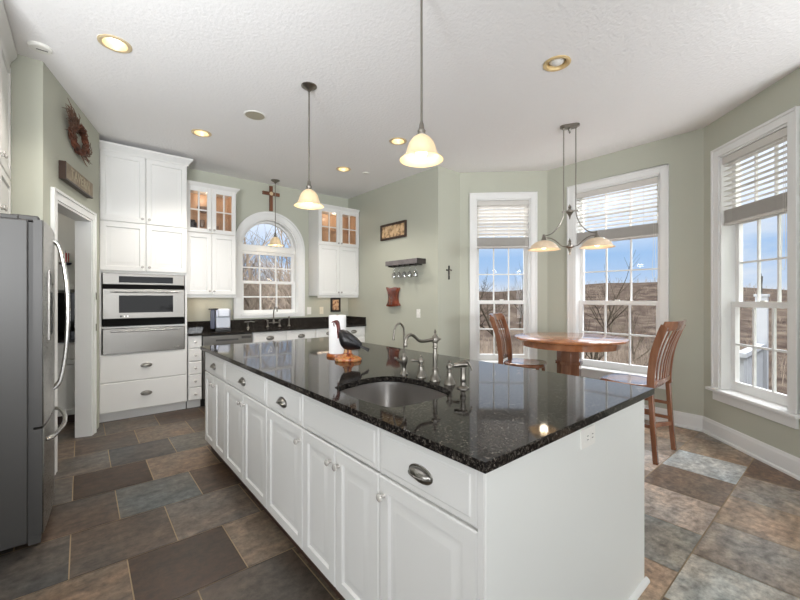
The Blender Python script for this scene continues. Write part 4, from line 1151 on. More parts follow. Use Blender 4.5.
def wreath():
    rnd = random.Random(8)
    m_twig = plain('dry_brown_twig', (92, 54, 38), 0.8, vary=0.35, bscale=60)
    m_straw = plain('dried_seed_heads', (104, 78, 64), 0.85, vary=0.25, bscale=60)
    r = E('twig_wreath', on_left(0.635, 2.735), rzl, 'oval brown twig wreath with dried sprigs on the wall above the doorway', 'wreath')
    mb = MB(); A, B = 0.165, 0.105
    for k in range(16):
        pts = []; ph = rnd.uniform(0, 6.28); da = rnd.uniform(-0.022, 0.022); db = rnd.uniform(-0.022, 0.022); f = rnd.choice((3, 4, 5))
        for i in range(37):
            t = 2 * PI * i / 36
            rr = 1 + 0.07 * math.sin(f * t + ph)
            pts.append(((A + da) * rr * math.cos(t), -0.03 + 0.016 * math.cos(f * t + ph), (B + db) * rr * math.sin(t)))
        mb.tube(pts, rnd.uniform(0.006, 0.010), 5)
    P('ring', mb, m_twig, r)
    sp = MB()
    def sprigs(cx, cz, ang, spread, n, ln):
        for k in range(n):
            a = ang + rnd.uniform(-spread, spread); l_ = ln * rnd.uniform(0.5, 1.1)
            x0 = cx + rnd.uniform(-0.05, 0.05); z0 = cz + rnd.uniform(-0.05, 0.05); y0 = rnd.uniform(-0.055, -0.02)
            p2 = (x0 + math.cos(a) * l_ * 0.6, y0 - 0.01, z0 + math.sin(a) * l_ * 0.6); p3 = (x0 + math.cos(a + 0.25) * l_, y0 - 0.005, z0 + math.sin(a + 0.25) * l_)
            sp.tube([(x0, y0, z0), p2, p3], [0.003, 0.003, 0.0015], 4)
    sprigs(-0.16, 0.06, 2.6, 0.55, 50, 0.17); sprigs(-0.08, 0.07, 2.2, 0.6, 30, 0.10); sprigs(-0.16, -0.02, 3.0, 0.5, 16, 0.12)
    P('dried_sprigs', sp, m_straw, r)
    sp = MB(); sprigs(0.10, -0.08, 0.0, 0.7, 40, 0.16)
    P('dried_sprigs', sp, m_straw, r)
    lf = MB()
    for k in range(40):
        t = rnd.uniform(0.2, 0.95) * PI if k < 28 else rnd.uniform(-0.9, -0.1)
        cx, cz = A * math.cos(t), B * math.sin(t); a = rnd.uniform(0, 6.28); l_ = rnd.uniform(0.02, 0.045)
        lf.ribbon([(cx, -0.05, cz), (cx + math.cos(a) * l_ * 0.5, -0.06, cz + math.sin(a) * l_ * 0.5), (cx + math.cos(a) * l_, -0.05, cz + math.sin(a) * l_)], [0.006, 0.018, 0.003], 0.002, Vector((-math.sin(a), 0, math.cos(a))))
    P('dry_leaves', lf, m_twig, r)
wreath()

# ---- pantry seen through the doorway
pc = E('pantry_cabinet', (-0.985, 5.36, 0), 0, 'grey-white base cabinet with black top in the room beyond the doorway', 'cabinet')
P('cabinet_body', MB().box(0, 0, 0.1, 1.06, 0.585, 0.872), m_cab, pc); P('toe_kick', MB().box(0, 0.07, 0, 1.06, 0.085, 0.1), m_toe, pc)
P('worktop', MB().box(-0.01, -0.03, 0.873, 1.065, 0.585, 0.905), m_granite, pc); P('splashback', MB().box(0, 0.565, 0.905, 1.06, 0.585, 1.40), m_black, pc)
for i in range(2):
    front('drawer', pc, 0.003 + i * 0.53, 0.70, 0.524, 0.165, 'F', [('knob', 0.43, 0.08)]); front('door', pc, 0.003 + i * 0.53, 0.108, 0.524, 0.585, 'R', [('knob', 0.47 if i == 0 else 0.05, 0.54)])
pu = E('pantry_wall_cabinet', (-0.985, 5.60, 0), 0, 'shaded white wall cabinet high in the room beyond the doorway', 'cabinet')
P('cabinet_body', MB().box(0, 0, 1.425, 1.06, 0.345, 2.5), m_cab, pu)
for i in range(2): front('door', pu, 0.003 + i * 0.36 + (0.34 if i else 0), 1.43, 0.70 if i == 0 else 0.355, 1.065, 'R', [('knob', 0.67 if i == 0 else 0.03, 0.06)])
ht = E('stovepipe_hat', (-0.135, 5.538, 1.73), 0, 'small red and white striped hat with navy brim hanging beyond the doorway', 'hat')
hb = MB(); n = 16; vs = []; fs = []
for k, (rr, z) in enumerate(((0.030, 0), (0.034, 0.10))):
    for i in range(n): vs.append((rr * math.cos(2 * PI * i / n), rr * math.sin(2 * PI * i / n), z))
for i in range(n): hb.add([vs[i], vs[(i + 1) % n], vs[n + (i + 1) % n], vs[n + i]], [(0, 1, 2, 3)], i % 2)
hb.add([vs[n + i] for i in range(n)], [tuple(range(n))], 1)
hme = bpy.data.meshes.new('crown'); hme.from_pydata(hb.v, [], hb.f); hme.materials.append(m_red); hme.materials.append(m_white)
for p, k in zip(hme.polygons, hb.m): p.material_index = k
put('hat_crown', hme, ht)
P('hat_brim', MB().lathe([(0, -0.03), (0.04, -0.028), (0.052, -0.018), (0.054, -0.004), (0.03, 0.0), (0, 0.0)], n=20), m_navy, ht)
P('hanging_loop', MB().tube([(0, 0.0, 0.10), (0, 0.012, 0.125), (0, 0.036, 0.13)], 0.002, 5), m_iron, ht)

pld = bpy.data.lights.new('pantry_fill_light', 'POINT'); pld.energy = 9; pld.color = (1, 0.95, 0.88); pld.shadow_soft_size = 0.1  # unseen fill light added to brighten the room beyond the doorway
plo = bpy.data.objects.new('pantry_fill_light', pld); C.objects.link(plo); plo.location = (-0.75, 4.7, 2.75)

# ================================================================== REFRIGERATOR
def fridge():
    r = E('refrigerator', (-0.158, 2.84, 0), 0, 'stainless french-door refrigerator with bottom freezer at the left edge', 'refrigerator')
    # local: x<0 is into the body, y 0..0.90, front faces +x
    Wd = 0.90
    P('cabinet_shell', MB().box(-0.80, 0, 0.03, -0.062, Wd, 1.76), m_fside, r, bev=0.006)
    P('gasket', MB().box(-0.062, 0.012, 0.06, -0.042, Wd - 0.012, 1.75), m_rubber, r)
    P('top_cover', MB().box(-0.80, 0.02, 1.76, -0.10, Wd - 0.02, 1.785), m_rubber, r, bev=0.006)
    for y in (0.03, Wd - 0.11): P('hinge_cover', MB().box(-0.13, y, 1.76, -0.02, y + 0.08, 1.79), m_rubber, r, bev=0.008)
    P('base_grille', MB().box(-0.062, 0.01, 0.012, -0.012, Wd - 0.01, 0.06), m_rubber, r)
    for y in (0.05, Wd - 0.05): P('foot', MB().lathe([(0, 0), (0.02, 0), (0.02, 0.03), (0, 0.03)], -0.2, y, 0, 12), m_blackm, r)
    for y in (0.05, Wd - 0.05): P('foot', MB().lathe([(0, 0), (0.02, 0), (0.02, 0.03), (0, 0.03)], -0.7, y, 0, 12), m_blackm, r)
    def bowed(y0, y1, z0, z1, name):
        mb = MB(); n = 12; prof = []
        for i in range(n + 1):
            y = y0 + (y1 - y0) * i / n; u = (y / Wd) * 2 - 1
            prof.append((0.0 + 0.022 * (1 - u * u), y))
        poly = [(-0.006, y0)] + prof + [(-0.006, y1)]
        mb.prism(poly, z0, z1)
        d_ = P(name, mb, m_inox, r, bev=0.003, smooth=20)
        P('door_liner', MB().box(-0.042, y0, z0, -0.006, y1, z1), m_fside, d_)
        return d_
    dl = bowed(0.0, Wd / 2 - 0.003, 0.645, 1.765, 'door'); dr = bowed(Wd / 2 + 0.003, Wd, 0.645, 1.765, 'door'); fz = bowed(0.0, Wd, 0.065, 0.632, 'freezer_drawer')
    for d, y in ((dl, Wd / 2 - 0.045), (dr, Wd / 2 + 0.045)):
        h = MB(); xs = 0.02
        h.tube(spline([(xs, y, 1.70), (xs + 0.030, y, 1.66), (xs + 0.062, y, 1.45), (xs + 0.07, y, 1.22), (xs + 0.06, y, 1.0), (xs + 0.034, y, 0.82), (xs, y, 0.77)], 6), 0.0115, 10)
        P('door_handle', h, m_chrome, d)
    h = MB(); h.tube(spline([(0.004, 0.06, 0.555), (0.034, 0.10, 0.555), (0.066, 0.28, 0.555), (0.076, 0.45, 0.555), (0.066, 0.62, 0.555), (0.034, 0.80, 0.555), (0.004, 0.84, 0.555)], 6), 0.012, 10)
    P('drawer_handle', h, m_chrome, fz)
    ds = P('water_dispenser', MB().box(0.006, 0.13, 1.10, 0.021, 0.33, 1.50), m_inoxh, dl, bev=0.003)
    P('dispenser_display', MB().box(0.0205, 0.15, 1.42, 0.0225, 0.31, 1.48), m_black, ds)
    P('dispenser_cavity', MB().box(0.0205, 0.15, 1.13, 0.0225, 0.31, 1.38), m_black, ds)
fridge()
oc = E('wall_cabinet', (-0.372, 3.757, 0), -PI / 2, 'white cabinet with crown moulding above the refrigerator', 'cabinet')
# this one faces +x: rotate so that local -y points to +x
oc.rotation_euler = (0, 0, PI / 2); oc.location = (-0.395, 2.84, 0)
P('cabinet_body', MB().box(0, 0, 1.83, 0.925, 0.60, 2.96), m_cab, oc)
cr_ = MB(); crown(cr_, 0, 0.925, 0, 0.6, 2.935, 0.112, 0.05, False, False); P('crown_moulding', cr_, m_cab, oc, smooth=25)
for i in range(2):
    front('door', oc, 0.003 + i * 0.46, 2.158, 0.456, 0.77, 'R', [('knob', 0.42 if i == 0 else 0.03, 0.05)]); front('door', oc, 0.003 + i * 0.46, 1.835, 0.456, 0.315, 'R', [('knob', 0.42 if i == 0 else 0.03, 0.05)])

# ================================================================== CEILING FITTINGS
def downlight(x, y, on, label):
    r = E('recessed_light', (x, y, H), 0, label, 'ceiling light', 'recessed ceiling lights')
    rim = MB(); rim.lathe([(0.070, 0.0), (0.0955, 0.0), (0.0955, -0.004), (0.086, -0.009), (0.070, -0.006), (0.068, 0.0), (0.056, 0.06), (0.058, 0.062), (0.072, 0.0)], n=40, cap=False)
    P('trim_ring', rim, m_gold if on else m_goldoff, r)
    if on:
        P('lamp_lens', MB().lathe([(0, 0.045), (0.03, 0.042), (0.052, 0.050), (0.058, 0.062), (0, 0.066)], n=28), m_lens, r)
        d = bpy.data.lights.new('downlight_lamp', 'SPOT'); d.energy = 95 if x < 1.5 and y > 4 else (66 if y > 4 else 46); d.color = (1, 0.94, 0.86); d.spot_size = math.radians(115); d.spot_blend = 0.7; d.shadow_soft_size = 0.05
        ob = bpy.data.objects.new('downlight_lamp', d); C.objects.link(ob); ob.parent = r; ob.location = (0, 0, -0.02)
    else:
        P('lamp_lens', MB().ball((0.004, 0.002, 0.024), 0.056, 0.056, 0.03, 20, 10), m_white, r)
        P('baffle', MB().lathe([(0.056, 0.06), (0.068, 0.004), (0.069, 0.004), (0.06, 0.07), (0, 0.08)], n=28, cap=False), m_iron, r)
    return r
for ((x, y), st), lab in zip(cans, ('lit recessed downlight nearest the refrigerator', 'lit recessed downlight in front of the tall oven cabinet', 'lit recessed downlight just left of the near pendant shade', 'lit recessed downlight in the far corner above the window counter', 'unlit brass-rimmed eyeball downlight between the near pendant and the bay')):
    downlight(x, y, st == 'on', lab)
sp = E('ceiling_speaker', (1.248, 3.621, H), 0, 'round beige speaker grille flush in the ceiling', 'speaker')
P('speaker_rim', MB().lathe([(0.085, 0), (0.10, 0), (0.10, -0.004), (0.092, -0.007), (0.085, -0.004)], n=36, cap=False), m_white, sp); P('grille', MB().lathe([(0, -0.003), (0.086, -0.002), (0.087, 0.0), (0, 0)], n=36), m_speaker, sp)
sm = E('smoke_detector', (-0.217, 3.568, H), 0, 'round white smoke detector on the ceiling above the refrigerator corner', 'smoke detector')
P('housing', MB().lathe([(0, 0), (0.064, 0), (0.064, -0.008), (0.054, -0.017), (0, -0.018)], n=30), m_white, sm); P('vent_slot', MB().box(-0.02, -0.004, -0.0195, 0.04, 0.004, -0.0175), m_rubber, sm)
cs_ = E('ceiling_sensor', (2.99, 4.318, H), 0, 'small white disc on the ceiling near the far corner', 'sensor')
P('cover', MB().lathe([(0, 0), (0.045, 0), (0.042, -0.008), (0, -0.010)], n=24), m_white, cs_)

BELL = [(0.020, 0.150), (0.030, 0.146), (0.050, 0.130), (0.068, 0.105), (0.078, 0.078), (0.084, 0.052), (0.092, 0.030), (0.106, 0.012), (0.121, 0.0), (0.121, -0.003), (0.104, 0.008), (0.089, 0.026), (0.081, 0.050), (0.075, 0.077), (0.065, 0.102), (0.048, 0.126), (0.028, 0.142), (0.02, 0.144)]
BELL = [(r_ * 0.97, z_ * 0.88) for r_, z_ in BELL]
def pendant(x, y, zb, label, k=1.0):
    r = E('pendant_lamp', (x, y, zb), 0, label, 'pendant lamp', 'bell pendants')
    top = H - zb
    P('canopy', MB().lathe([(0, top), (0.062, top), (0.062, top - 0.006), (0.05, top - 0.016), (0.022, top - 0.03), (0.010, top - 0.045), (0, top - 0.045)], n=28), m_steel, r)
    P('stem', MB().tube([(0, 0, 0.20 * k), (0, 0, top - 0.04)], 0.0062, 10), m_steel, r)
    P('socket_cap', MB().lathe([(0, 0.124 * k), (0.026 * k, 0.124 * k), (0.029 * k, 0.132 * k), (0.02 * k, 0.140 * k), (0.022 * k, 0.156 * k), (0.016 * k, 0.164 * k), (0.012 * k, 0.19 * k), (0.006, 0.21 * k), (0, 0.21 * k)], n=20), m_steel, r)
    P('lamp_shade', MB().lathe([(a * k, b * k) for a, b in BELL], n=40, cap=False), m_shade, r, smooth=60)
    P('bulb', MB().ball((0, 0, 0.040 * k), 0.032 * k, 0.032 * k, 0.036 * k, 16, 10), m_bulb, r)
    d = bpy.data.lights.new('pendant_bulb_lamp', 'POINT'); d.energy = 1.3 * k; d.color = (1, 0.84, 0.62); d.shadow_soft_size = 0.035
    ob = bpy.data.objects.new('pendant_bulb_lamp', d); C.objects.link(ob); ob.parent = r; ob.location = (0, 0, -0.02)
    return r
pendant(1.409, 2.838, 2.084, 'glass bell pendant over the far half of the island, by the oven cabinet')
pendant(1.409, 1.511, 2.088, 'glass bell pendant over the near half of the island, closest to the camera')
pendant(2.164, 5.43, 2.105, 'glass bell pendant hanging in front of the arched window', 0.94)

def chandelier():
    d = Vector((0.45, -0.89, 0)).normalized(); rz = math.atan2(d.y, d.x)
    r = E('chandelier', (3.715, 1.835, 0), rz, 'two-light nickel chandelier with glass bowls above the round table', 'chandelier')
    cp = MB(); pts = []
    for i in range(32):
        t = 2 * PI * i / 32; pts.append((0.045 * math.cos(t) + (0.045 if math.cos(t) > 0 else -0.045), 0.045 * math.sin(t)))
    cp.prism(pts, H - 0.016, H); cp.prism([(x * 0.8, y * 0.8) for x, y in pts], H - 0.028, H - 0.016)
    cp.lathe([(0.012, 0), (0.014, -0.02), (0.006, -0.035), (0.009, -0.045), (0, -0.06)], 0, 0, H - 0.025, 12)
    P('canopy', cp, m_steel, r)
    for s_ in (-1, 1): P('rod', MB().tube([(0.055 * s_, 0, 2.205), (0.055 * s_, 0, H - 0.02)], 0.0055, 8), m_steel, r)
    hb_ = MB(); hb_.box(-0.075, -0.012, 2.192, 0.075, 0.012, 2.206)
    hb_.lathe([(0, 2.115), (0.006, 2.13), (0.010, 2.15), (0.02, 2.17), (0.036, 2.19), (0.036, 2.206), (0.016, 2.215), (0.012, 2.23), (0.018, 2.24), (0.006, 2.262), (0, 2.275)], n=20)
    P('upper_hub', hb_, m_steel, r)
    lh = MB(); lh.lathe([(0, 1.765), (0.007, 1.775), (0.005, 1.79), (0.014, 1.81), (0.018, 1.83), (0.04, 1.845), (0.042, 1.858), (0.018, 1.868), (0.010, 1.89), (0.014, 1.90), (0.005, 1.925), (0, 1.94)], n=20)
    P('lower_hub', lh, m_steel, r)
    for s_ in (-1, 1):
        a = MB(); a.tube(spline([(0.055 * s_, 0, 2.2), (0.065 * s_, 0, 2.14), (0.10 * s_, 0, 2.06), (0.16 * s_, 0, 1.995), (0.22 * s_, 0, 1.972), (0.24 * s_, 0, 1.972)], 6), 0.0058, 8)
        a.tube(spline([(0.03 * s_, 0, 1.85), (0.075 * s_, 0, 1.862), (0.12 * s_, 0, 1.905), (0.17 * s_, 0, 1.94), (0.22 * s_, 0, 1.95), (0.24 * s_, 0, 1.948)], 6), 0.0055, 8)
        a.lathe([(0.0, 1.99), (0.012, 1.985), (0.014, 1.965), (0.02, 1.945), (0.03, 1.925), (0.032, 1.918), (0, 1.918)], 0.24 * s_, 0, 0, 16)
        P('arm', a, m_steel, r)
        bw = MB(); bw.lathe([(0.026, 0.092), (0.055, 0.086), (0.09, 0.07), (0.118, 0.046), (0.134, 0.022), (0.140, 0.008), (0.157, 0.0), (0.157, -0.003), (0.136, 0.004), (0.128, 0.022), (0.112, 0.044), (0.086, 0.066), (0.054, 0.081), (0.026, 0.087)], 0.24 * s_, 0, 1.832, 40, cap=False)
        P('glass_bowl', bw, m_bowl, r, smooth=60)
        P('bulb', MB().ball((0.24 * s_, 0, 1.868), 0.03, 0.03, 0.032, 14, 8), m_bulb, r)
        ld = bpy.data.lights.new('chandelier_lamp', 'POINT'); ld.energy = 1.2; ld.color = (1, 0.86, 0.66); ld.shadow_soft_size = 0.04
        ob = bpy.data.objects.new('chandelier_lamp', ld); C.objects.link(ob); ob.parent = r; ob.location = (0.24 * s_, 0, 1.82)
chandelier()

# ================================================================== BREAKFAST TABLE AND CHAIRS
def table():
    r = E('pedestal_table', (4.11, 2.04, 0), math.radians(12), 'round-edged counter-height cherry pedestal table in the window bay', 'table')
    def octo(rad, rnd_=0.06, n=5):
        pts = []
        for k in range(8):
            a = PI / 8 + k * PI / 4
            c = Vector((rad * math.cos(a), rad * math.sin(a)))
            pv = Vector((rad * math.cos(a - PI / 4), rad * math.sin(a - PI / 4))); nx = Vector((rad * math.cos(a + PI / 4), rad * math.sin(a + PI / 4)))
            p0 = c + (pv - c).normalized() * rad * 0.34; p1 = c + (nx - c).normalized() * rad * 0.34
            for i in range(n):
                t = i / (n - 1); q = p0 * (1 - t) ** 2 + c * 2 * t * (1 - t) + p1 * t * t; pts.append((q.x, q.y))
        return pts
    top = MB(); o1 = octo(0.612); n = len(o1)
    lv = [([(x * 0.94, y * 0.94) for x, y in o1], 0.878), (o1, 0.892), (o1, 0.908), ([(x * 0.985, y * 0.985) for x, y in o1], 0.915)]
    vs = []; fs = []
    for pl_, z in lv: vs += [(x, y, z) for x, y in pl_]
    for k in range(3):
        for i in range(n): j = (i + 1) % n; fs.append((k * n + i, k * n + j, (k + 1) * n + j, (k + 1) * n + i))
    fs.append(tuple(range(n - 1, -1, -1))); fs.append(tuple(3 * n + i for i in range(n)))
    P('tabletop', top.add(vs, fs), m_table, r, smooth=40)
    P('apron', MB().prism([(x * 0.86, y * 0.86) for x, y in o1], 0.815, 0.878), m_table, r, smooth=40)
    hexa = [(0.125 * math.cos(PI / 8 + k * PI / 4), 0.125 * math.sin(PI / 8 + k * PI / 4)) for k in range(8)]
    pd_ = MB(); pd_.prism(hexa, 0.10, 0.815); pd_.prism([(x * 1.12, y * 1.12) for x, y in hexa], 0.62, 0.655)
    P('pedestal', pd_, m_chair, r, bev=0.004)
    for k in range(4):
        a = math.radians(14.6) + k * PI / 2
        P('foot', MB().ribbon([(0.08 * math.cos(a), 0.08 * math.sin(a), 0.14), (0.22 * math.cos(a), 0.22 * math.sin(a), 0.09), (0.32 * math.cos(a), 0.32 * math.sin(a), 0.035)], [0.08, 0.08, 0.07], 0.07, Vector((-math.sin(a), math.cos(a), 0))), m_chair, r, bev=0.005)
table()
def chair(label):
    r = E('dining_chair', (0, 0, 0), 0, label, 'chair', 'counter-height chairs at the round table')
    X = Vector((1, 0, 0)); Y = Vector((0, 1, 0))
    # origin: floor point under the seat centre, faces +y
    st = MB(); out = []
    for i in range(40):
        t = 2 * PI * i / 40; c, s_ = math.cos(t), math.sin(t)
        x = 0.235 * (abs(c) ** 0.55) * (1 if c >= 0 else -1); y = 0.225 * (abs(s_) ** 0.62) * (1 if s_ >= 0 else -1)
        if y < 0: x *= 0.92
        out.append((x, y))
    n = len(out); vs = []; fs = []
    lv = [(0.92, 0.575, 0), (1.0, 0.59, 0), (1.0, 0.604, 0), (0.95, 0.614, 0), (0.7, 0.609, 0), (0.3, 0.603, 0)]
    for k, z, _ in lv: vs += [(x * k, y * k, z) for x, y in out]
    for k in range(len(lv) - 1):
        for i in range(n): j = (i + 1) % n; fs.append((k * n + i, k * n + j, (k + 1) * n + j, (k + 1) * n + i))
    fs.append(tuple(range(n - 1, -1, -1))); fs.append(tuple((len(lv) - 1) * n + i for i in range(n)))
    P('seat', st.add(vs, fs), m_chair, r, smooth=50)
    for s_ in (-1, 1):
        lg = MB(); lg.ribbon([(0.235 * s_, -0.262, 0), (0.228 * s_, -0.238, 0.3), (0.222 * s_, -0.222, 0.59)], [0.034, 0.036, 0.04], 0.036, X); P('leg', lg, m_chair, r, bev=0.004)
        lf = MB(); lf.ribbon([(0.205 * s_, 0.225, 0), (0.19 * s_, 0.19, 0.3), (0.18 * s_, 0.165, 0.585)], [0.032, 0.036, 0.04], 0.036, X); P('leg', lf, m_chair, r, bev=0.004)
        po = MB(); po.ribbon(spline([(0.222 * s_, -0.222, 0.59), (0.22 * s_, -0.225, 0.72), (0.222 * s_, -0.25, 0.9), (0.232 * s_, -0.30, 1.06), (0.238 * s_, -0.325, 1.12)], 4), 0.024, 0.055, X); P('back_post', po, m_chair, r, bev=0.004)
    def back_y(z): return -0.225 - 0.10 * max(0, (z - 0.62) / 0.5) ** 1.5
    def bow(x): return -0.045 * (1 - (x / 0.235) ** 2)
    cr2 = MB(); xs = [-0.25 + 0.5 * i / 14 for i in range(15)]
    vs = []; fs = []
    for x in xs:
        for dy, z in ((-0.012, 1.075), (0.012, 1.075), (0.010, 1.10), (0.004, 1.155), (-0.016, 1.155), (-0.016, 1.10)):
            vs.append((x, -0.318 + bow(x) - (z - 1.1) * 0.3 + dy, z))
    m = 6
    for i in range(14):
        for k in range(m): j = (k + 1) % m; fs.append((i * m + k, i * m + j, (i + 1) * m + j, (i + 1) * m + k))
    fs.append(tuple(range(m))); fs.append(tuple(14 * m + k for k in range(m)))
    P('crest_rail', cr2.add(vs, fs), m_chair, r, bev=0.003, smooth=40)
    lr = MB(); vs = []; fs = []
    for x in xs:
        x *= 0.9
        for dy, z in ((-0.01, 0.625), (0.012, 0.625), (0.012, 0.665), (-0.01, 0.665)): vs.append((x, -0.228 + bow(x) * 0.5 + dy, z))
    for i in range(14):
        for k in range(4): j = (k + 1) % 4; fs.append((i * 4 + k, i * 4 + j, (i + 1) * 4 + j, (i + 1) * 4 + k))
    fs.append((0, 1, 2, 3)); fs.append((59, 58, 57, 56))
    P('lower_rail', lr.add(vs, fs), m_chair, r, bev=0.003)
    for i in range(6):
        x = -0.155 + 0.31 * i / 5
        sl = MB(); sl.ribbon(spline([(x * 0.95, -0.228 + bow(x) * 0.5, 0.655), (x * 0.97, -0.238 + bow(x) * 0.6, 0.80), (x, -0.268 + bow(x) * 0.8, 0.95), (x * 1.03, -0.315 + bow(x), 1.085)], 4), 0.026, 0.010, X)
        P('slat', sl, m_chair, r, bev=0.002)
    for s_ in (-1, 1):
        for z, yb_, yf in ((0.40, -0.23, 0.178), (0.27, -0.238, 0.19)):
            P('side_stretcher', MB().box(0.205 * s_ - 0.009, yb_, z, 0.205 * s_ + 0.009, yf, z + 0.028), m_chair, r)
    cst = MB(); vs = []; fs = []
    for i in range(13):
        x = -0.225 + 0.45 * i / 12; yy = -0.245 + 0.07 * (1 - (x / 0.225) ** 2)
        for dy, z in ((-0.011, 0.215), (0.011, 0.215), (0.011, 0.25), (-0.011, 0.25)): vs.append((x, yy + dy, z))
    for i in range(12):
        for k in range(4): j = (k + 1) % 4; fs.append((i * 4 + k, i * 4 + j, (i + 1) * 4 + j, (i + 1) * 4 + k))
    fs.append((0, 1, 2, 3)); fs.append((51, 50, 49, 48))
    P('back_stretcher', cst.add(vs, fs), m_chair, r)
    P('foot_rail', MB().box(-0.19, 0.193, 0.17, 0.19, 0.213, 0.205), m_chair, r)
    return r
c1 = chair('cherry slat-back chair seen from behind, right of the round table')
c1.location = (3.793, 1.312, 0); c1.rotation_euler = (0, 0, 0.0)
c2 = copy_tree(c1); c2.location = (3.905, 2.45, 0); c2.rotation_euler = (0, 0, math.atan2(-0.93, 0.36) - PI / 2)
c2['label'] = 'cherry slat-back chair left of the round table in front of the narrow window'

# ================================================================== OUTDOORS
m_ground = art_mat('leaf_litter_ground', [(0.3, (54, 46, 42)), (0.5, (74, 64, 57)), (0.7, (98, 88, 77))], 0.35, 0.0)
m_bark = plain('grey_brown_bark', (100, 92, 80), 1.0, spec=0.0, vary=0.25, bscale=3)
m_barkd = plain('dark_bark', (58, 52, 44), 1.0, spec=0.0, vary=0.25, bscale=3)
m_brush = plain('dry_brush_stems', (122, 111, 99), 1.0, spec=0.0, vary=0.45, bscale=0.8)
def hill(az, rr):
    base = -2.2 - 2.2 * min(1, max(0, (rr - 9) / 30))
    ridge = 8.5 * math.exp(-((az - math.radians(72)) / 0.30) ** 2) + 4.2 * math.exp(-((az - math.radians(44)) / 0.22) ** 2) + 6.0 * math.exp(-((az - math.radians(115)) / 0.25) ** 2) + 9 * math.exp(-((az - math.radians(15)) / 0.35) ** 2)
    k = min(1, max(0, (rr - 45) / 130)); k = k * k * (3 - 2 * k)
    return base + k * (ridge + 3.4) + 0.25 * math.sin(az * 40 + rr * 0.1) * min(1, rr / 60)
gb = MB(); rs = [4, 7, 9, 12, 16, 22, 30, 40, 52, 66, 82, 100, 120, 145, 175, 200, 240]; na = 90
vs = []; fs = []
for rr in rs:
    for i in range(na + 1):
        az = math.radians(-30 + 170 * i / na)
        vs.append((1.5 + rr * math.sin(az), 1.5 + rr * math.cos(az), hill(az, rr)))
for k in range(len(rs) - 1):
    for i in range(na): q_ = k * (na + 1) + i; fs.append((q_, q_ + 1, q_ + na + 2, q_ + na + 1))
struct(P('ground', gb.add(vs, fs), m_ground, smooth=180))

def grow(mb, rnd, p, d, ln, r, depth, maxd, up=0.12):
    seg = 3; pts = [p]; rs_ = [r]
    for i in range(seg):
        d = (d + Vector((rnd.uniform(-0.16, 0.16), rnd.uniform(-0.16, 0.16), rnd.uniform(-0.04, up)))).normalized()
        p = p + d * (ln / seg); pts.append(p); rs_.append(r * (1 - 0.42 * (i + 1) / seg))
    mb.tube(pts, rs_, 5 if depth == 0 else (4 if depth == 1 else 3))
    if depth >= maxd: return
    nb = rnd.randint(3, 5) if depth < 2 else rnd.randint(2, 4)
    for b in range(nb):
        t = rnd.uniform(0.35, 1.0); k = min(seg - 1, int(t * seg)); q_ = pts[k].lerp(pts[k + 1], t * seg - k)
        a = rnd.uniform(0, 2 * PI); tilt = rnd.uniform(0.4, 0.9)
        side = Vector((math.cos(a), math.sin(a), 0)); nd = (d * math.cos(tilt) + side * math.sin(tilt)).normalized()
        grow(mb, rnd, q_, nd, ln * rnd.uniform(0.5, 0.75), rs_[k] * rnd.uniform(0.45, 0.65), depth + 1, maxd, up)
    grow(mb, rnd, pts[-1], d, ln * 0.7, rs_[-1] * 0.9, depth + 1, maxd, up)
trees = []
for i in range(5):
    rnd = random.Random(20 + i); mb = MB(); grow(mb, rnd, Vector((0, 0, -0.3)), Vector((0, 0, 1)), 3.2, 0.13, 0, 4)
    trees.append(mesh_of('bare_tree', mb, m_bark if i % 2 else m_barkd, 60))
def plant(az, rr, k, rot, sc, label, group):
    a = math.radians(az); x, y = 1.5 + rr * math.sin(a), 1.5 + rr * math.cos(a)
    ob = put('bare_tree', trees[k], None, (x, y, hill(a, rr)), rot); ob.scale = (sc, sc, sc); tag(ob, label, 'tree', group)
rnd = random.Random(5)
spots = []
def plant_xy(az, rr, k, sc, label, group):
    a = math.radians(az); spots.append((1.5 + rr * math.sin(a), 1.5 + rr * math.cos(a), TREE_R[k] * sc))
    plant(az, rr, k, rnd.uniform(0, 6.28), sc, label, group)
TREE_R = [max(math.hypot(v.co.x, v.co.y) for v in t.vertices) for t in trees]
for az, rr, k, sc in ((3, 10.5, 0, 0.62), (27, 11.5, 3, 0.62), (-16, 16, 2, 0.7), (12, 20, 1, 0.85), (38, 22, 4, 0.7), (-4, 29, 4, 0.9), (24, 33, 0, 0.95)):
    plant_xy(az, rr, k, sc, 'bare brown tree in the woods behind the arched kitchen window', 'bare trees behind the arched window')
def from_camera(az, rr):
    x, y = rr * math.sin(math.radians(az)) - 1.5, rr * math.cos(math.radians(az)) - 1.5
    return math.degrees(math.atan2(x, y)), math.hypot(x, y)
for az, rr, k, sc in (from_camera(54.2, 44) + (2, 1.35), from_camera(57.2, 66) + (4, 1.35), from_camera(51.0, 70) + (0, 1.35)): plant_xy(az, rr, k, sc, 'bare tree on the skyline seen through the narrow bay window', 'bare trees seen through the narrow window')
for az, rr, k, sc in (from_camera(65.6, 15) + (0, 0.72), from_camera(71.5, 34) + (3, 0.7), from_camera(68.6, 48) + (1, 0.75), from_camera(77, 26) + (2, 0.55)): plant_xy(az, rr, k, sc, 'bare young tree outside the wide middle bay window', 'bare trees outside the middle window')
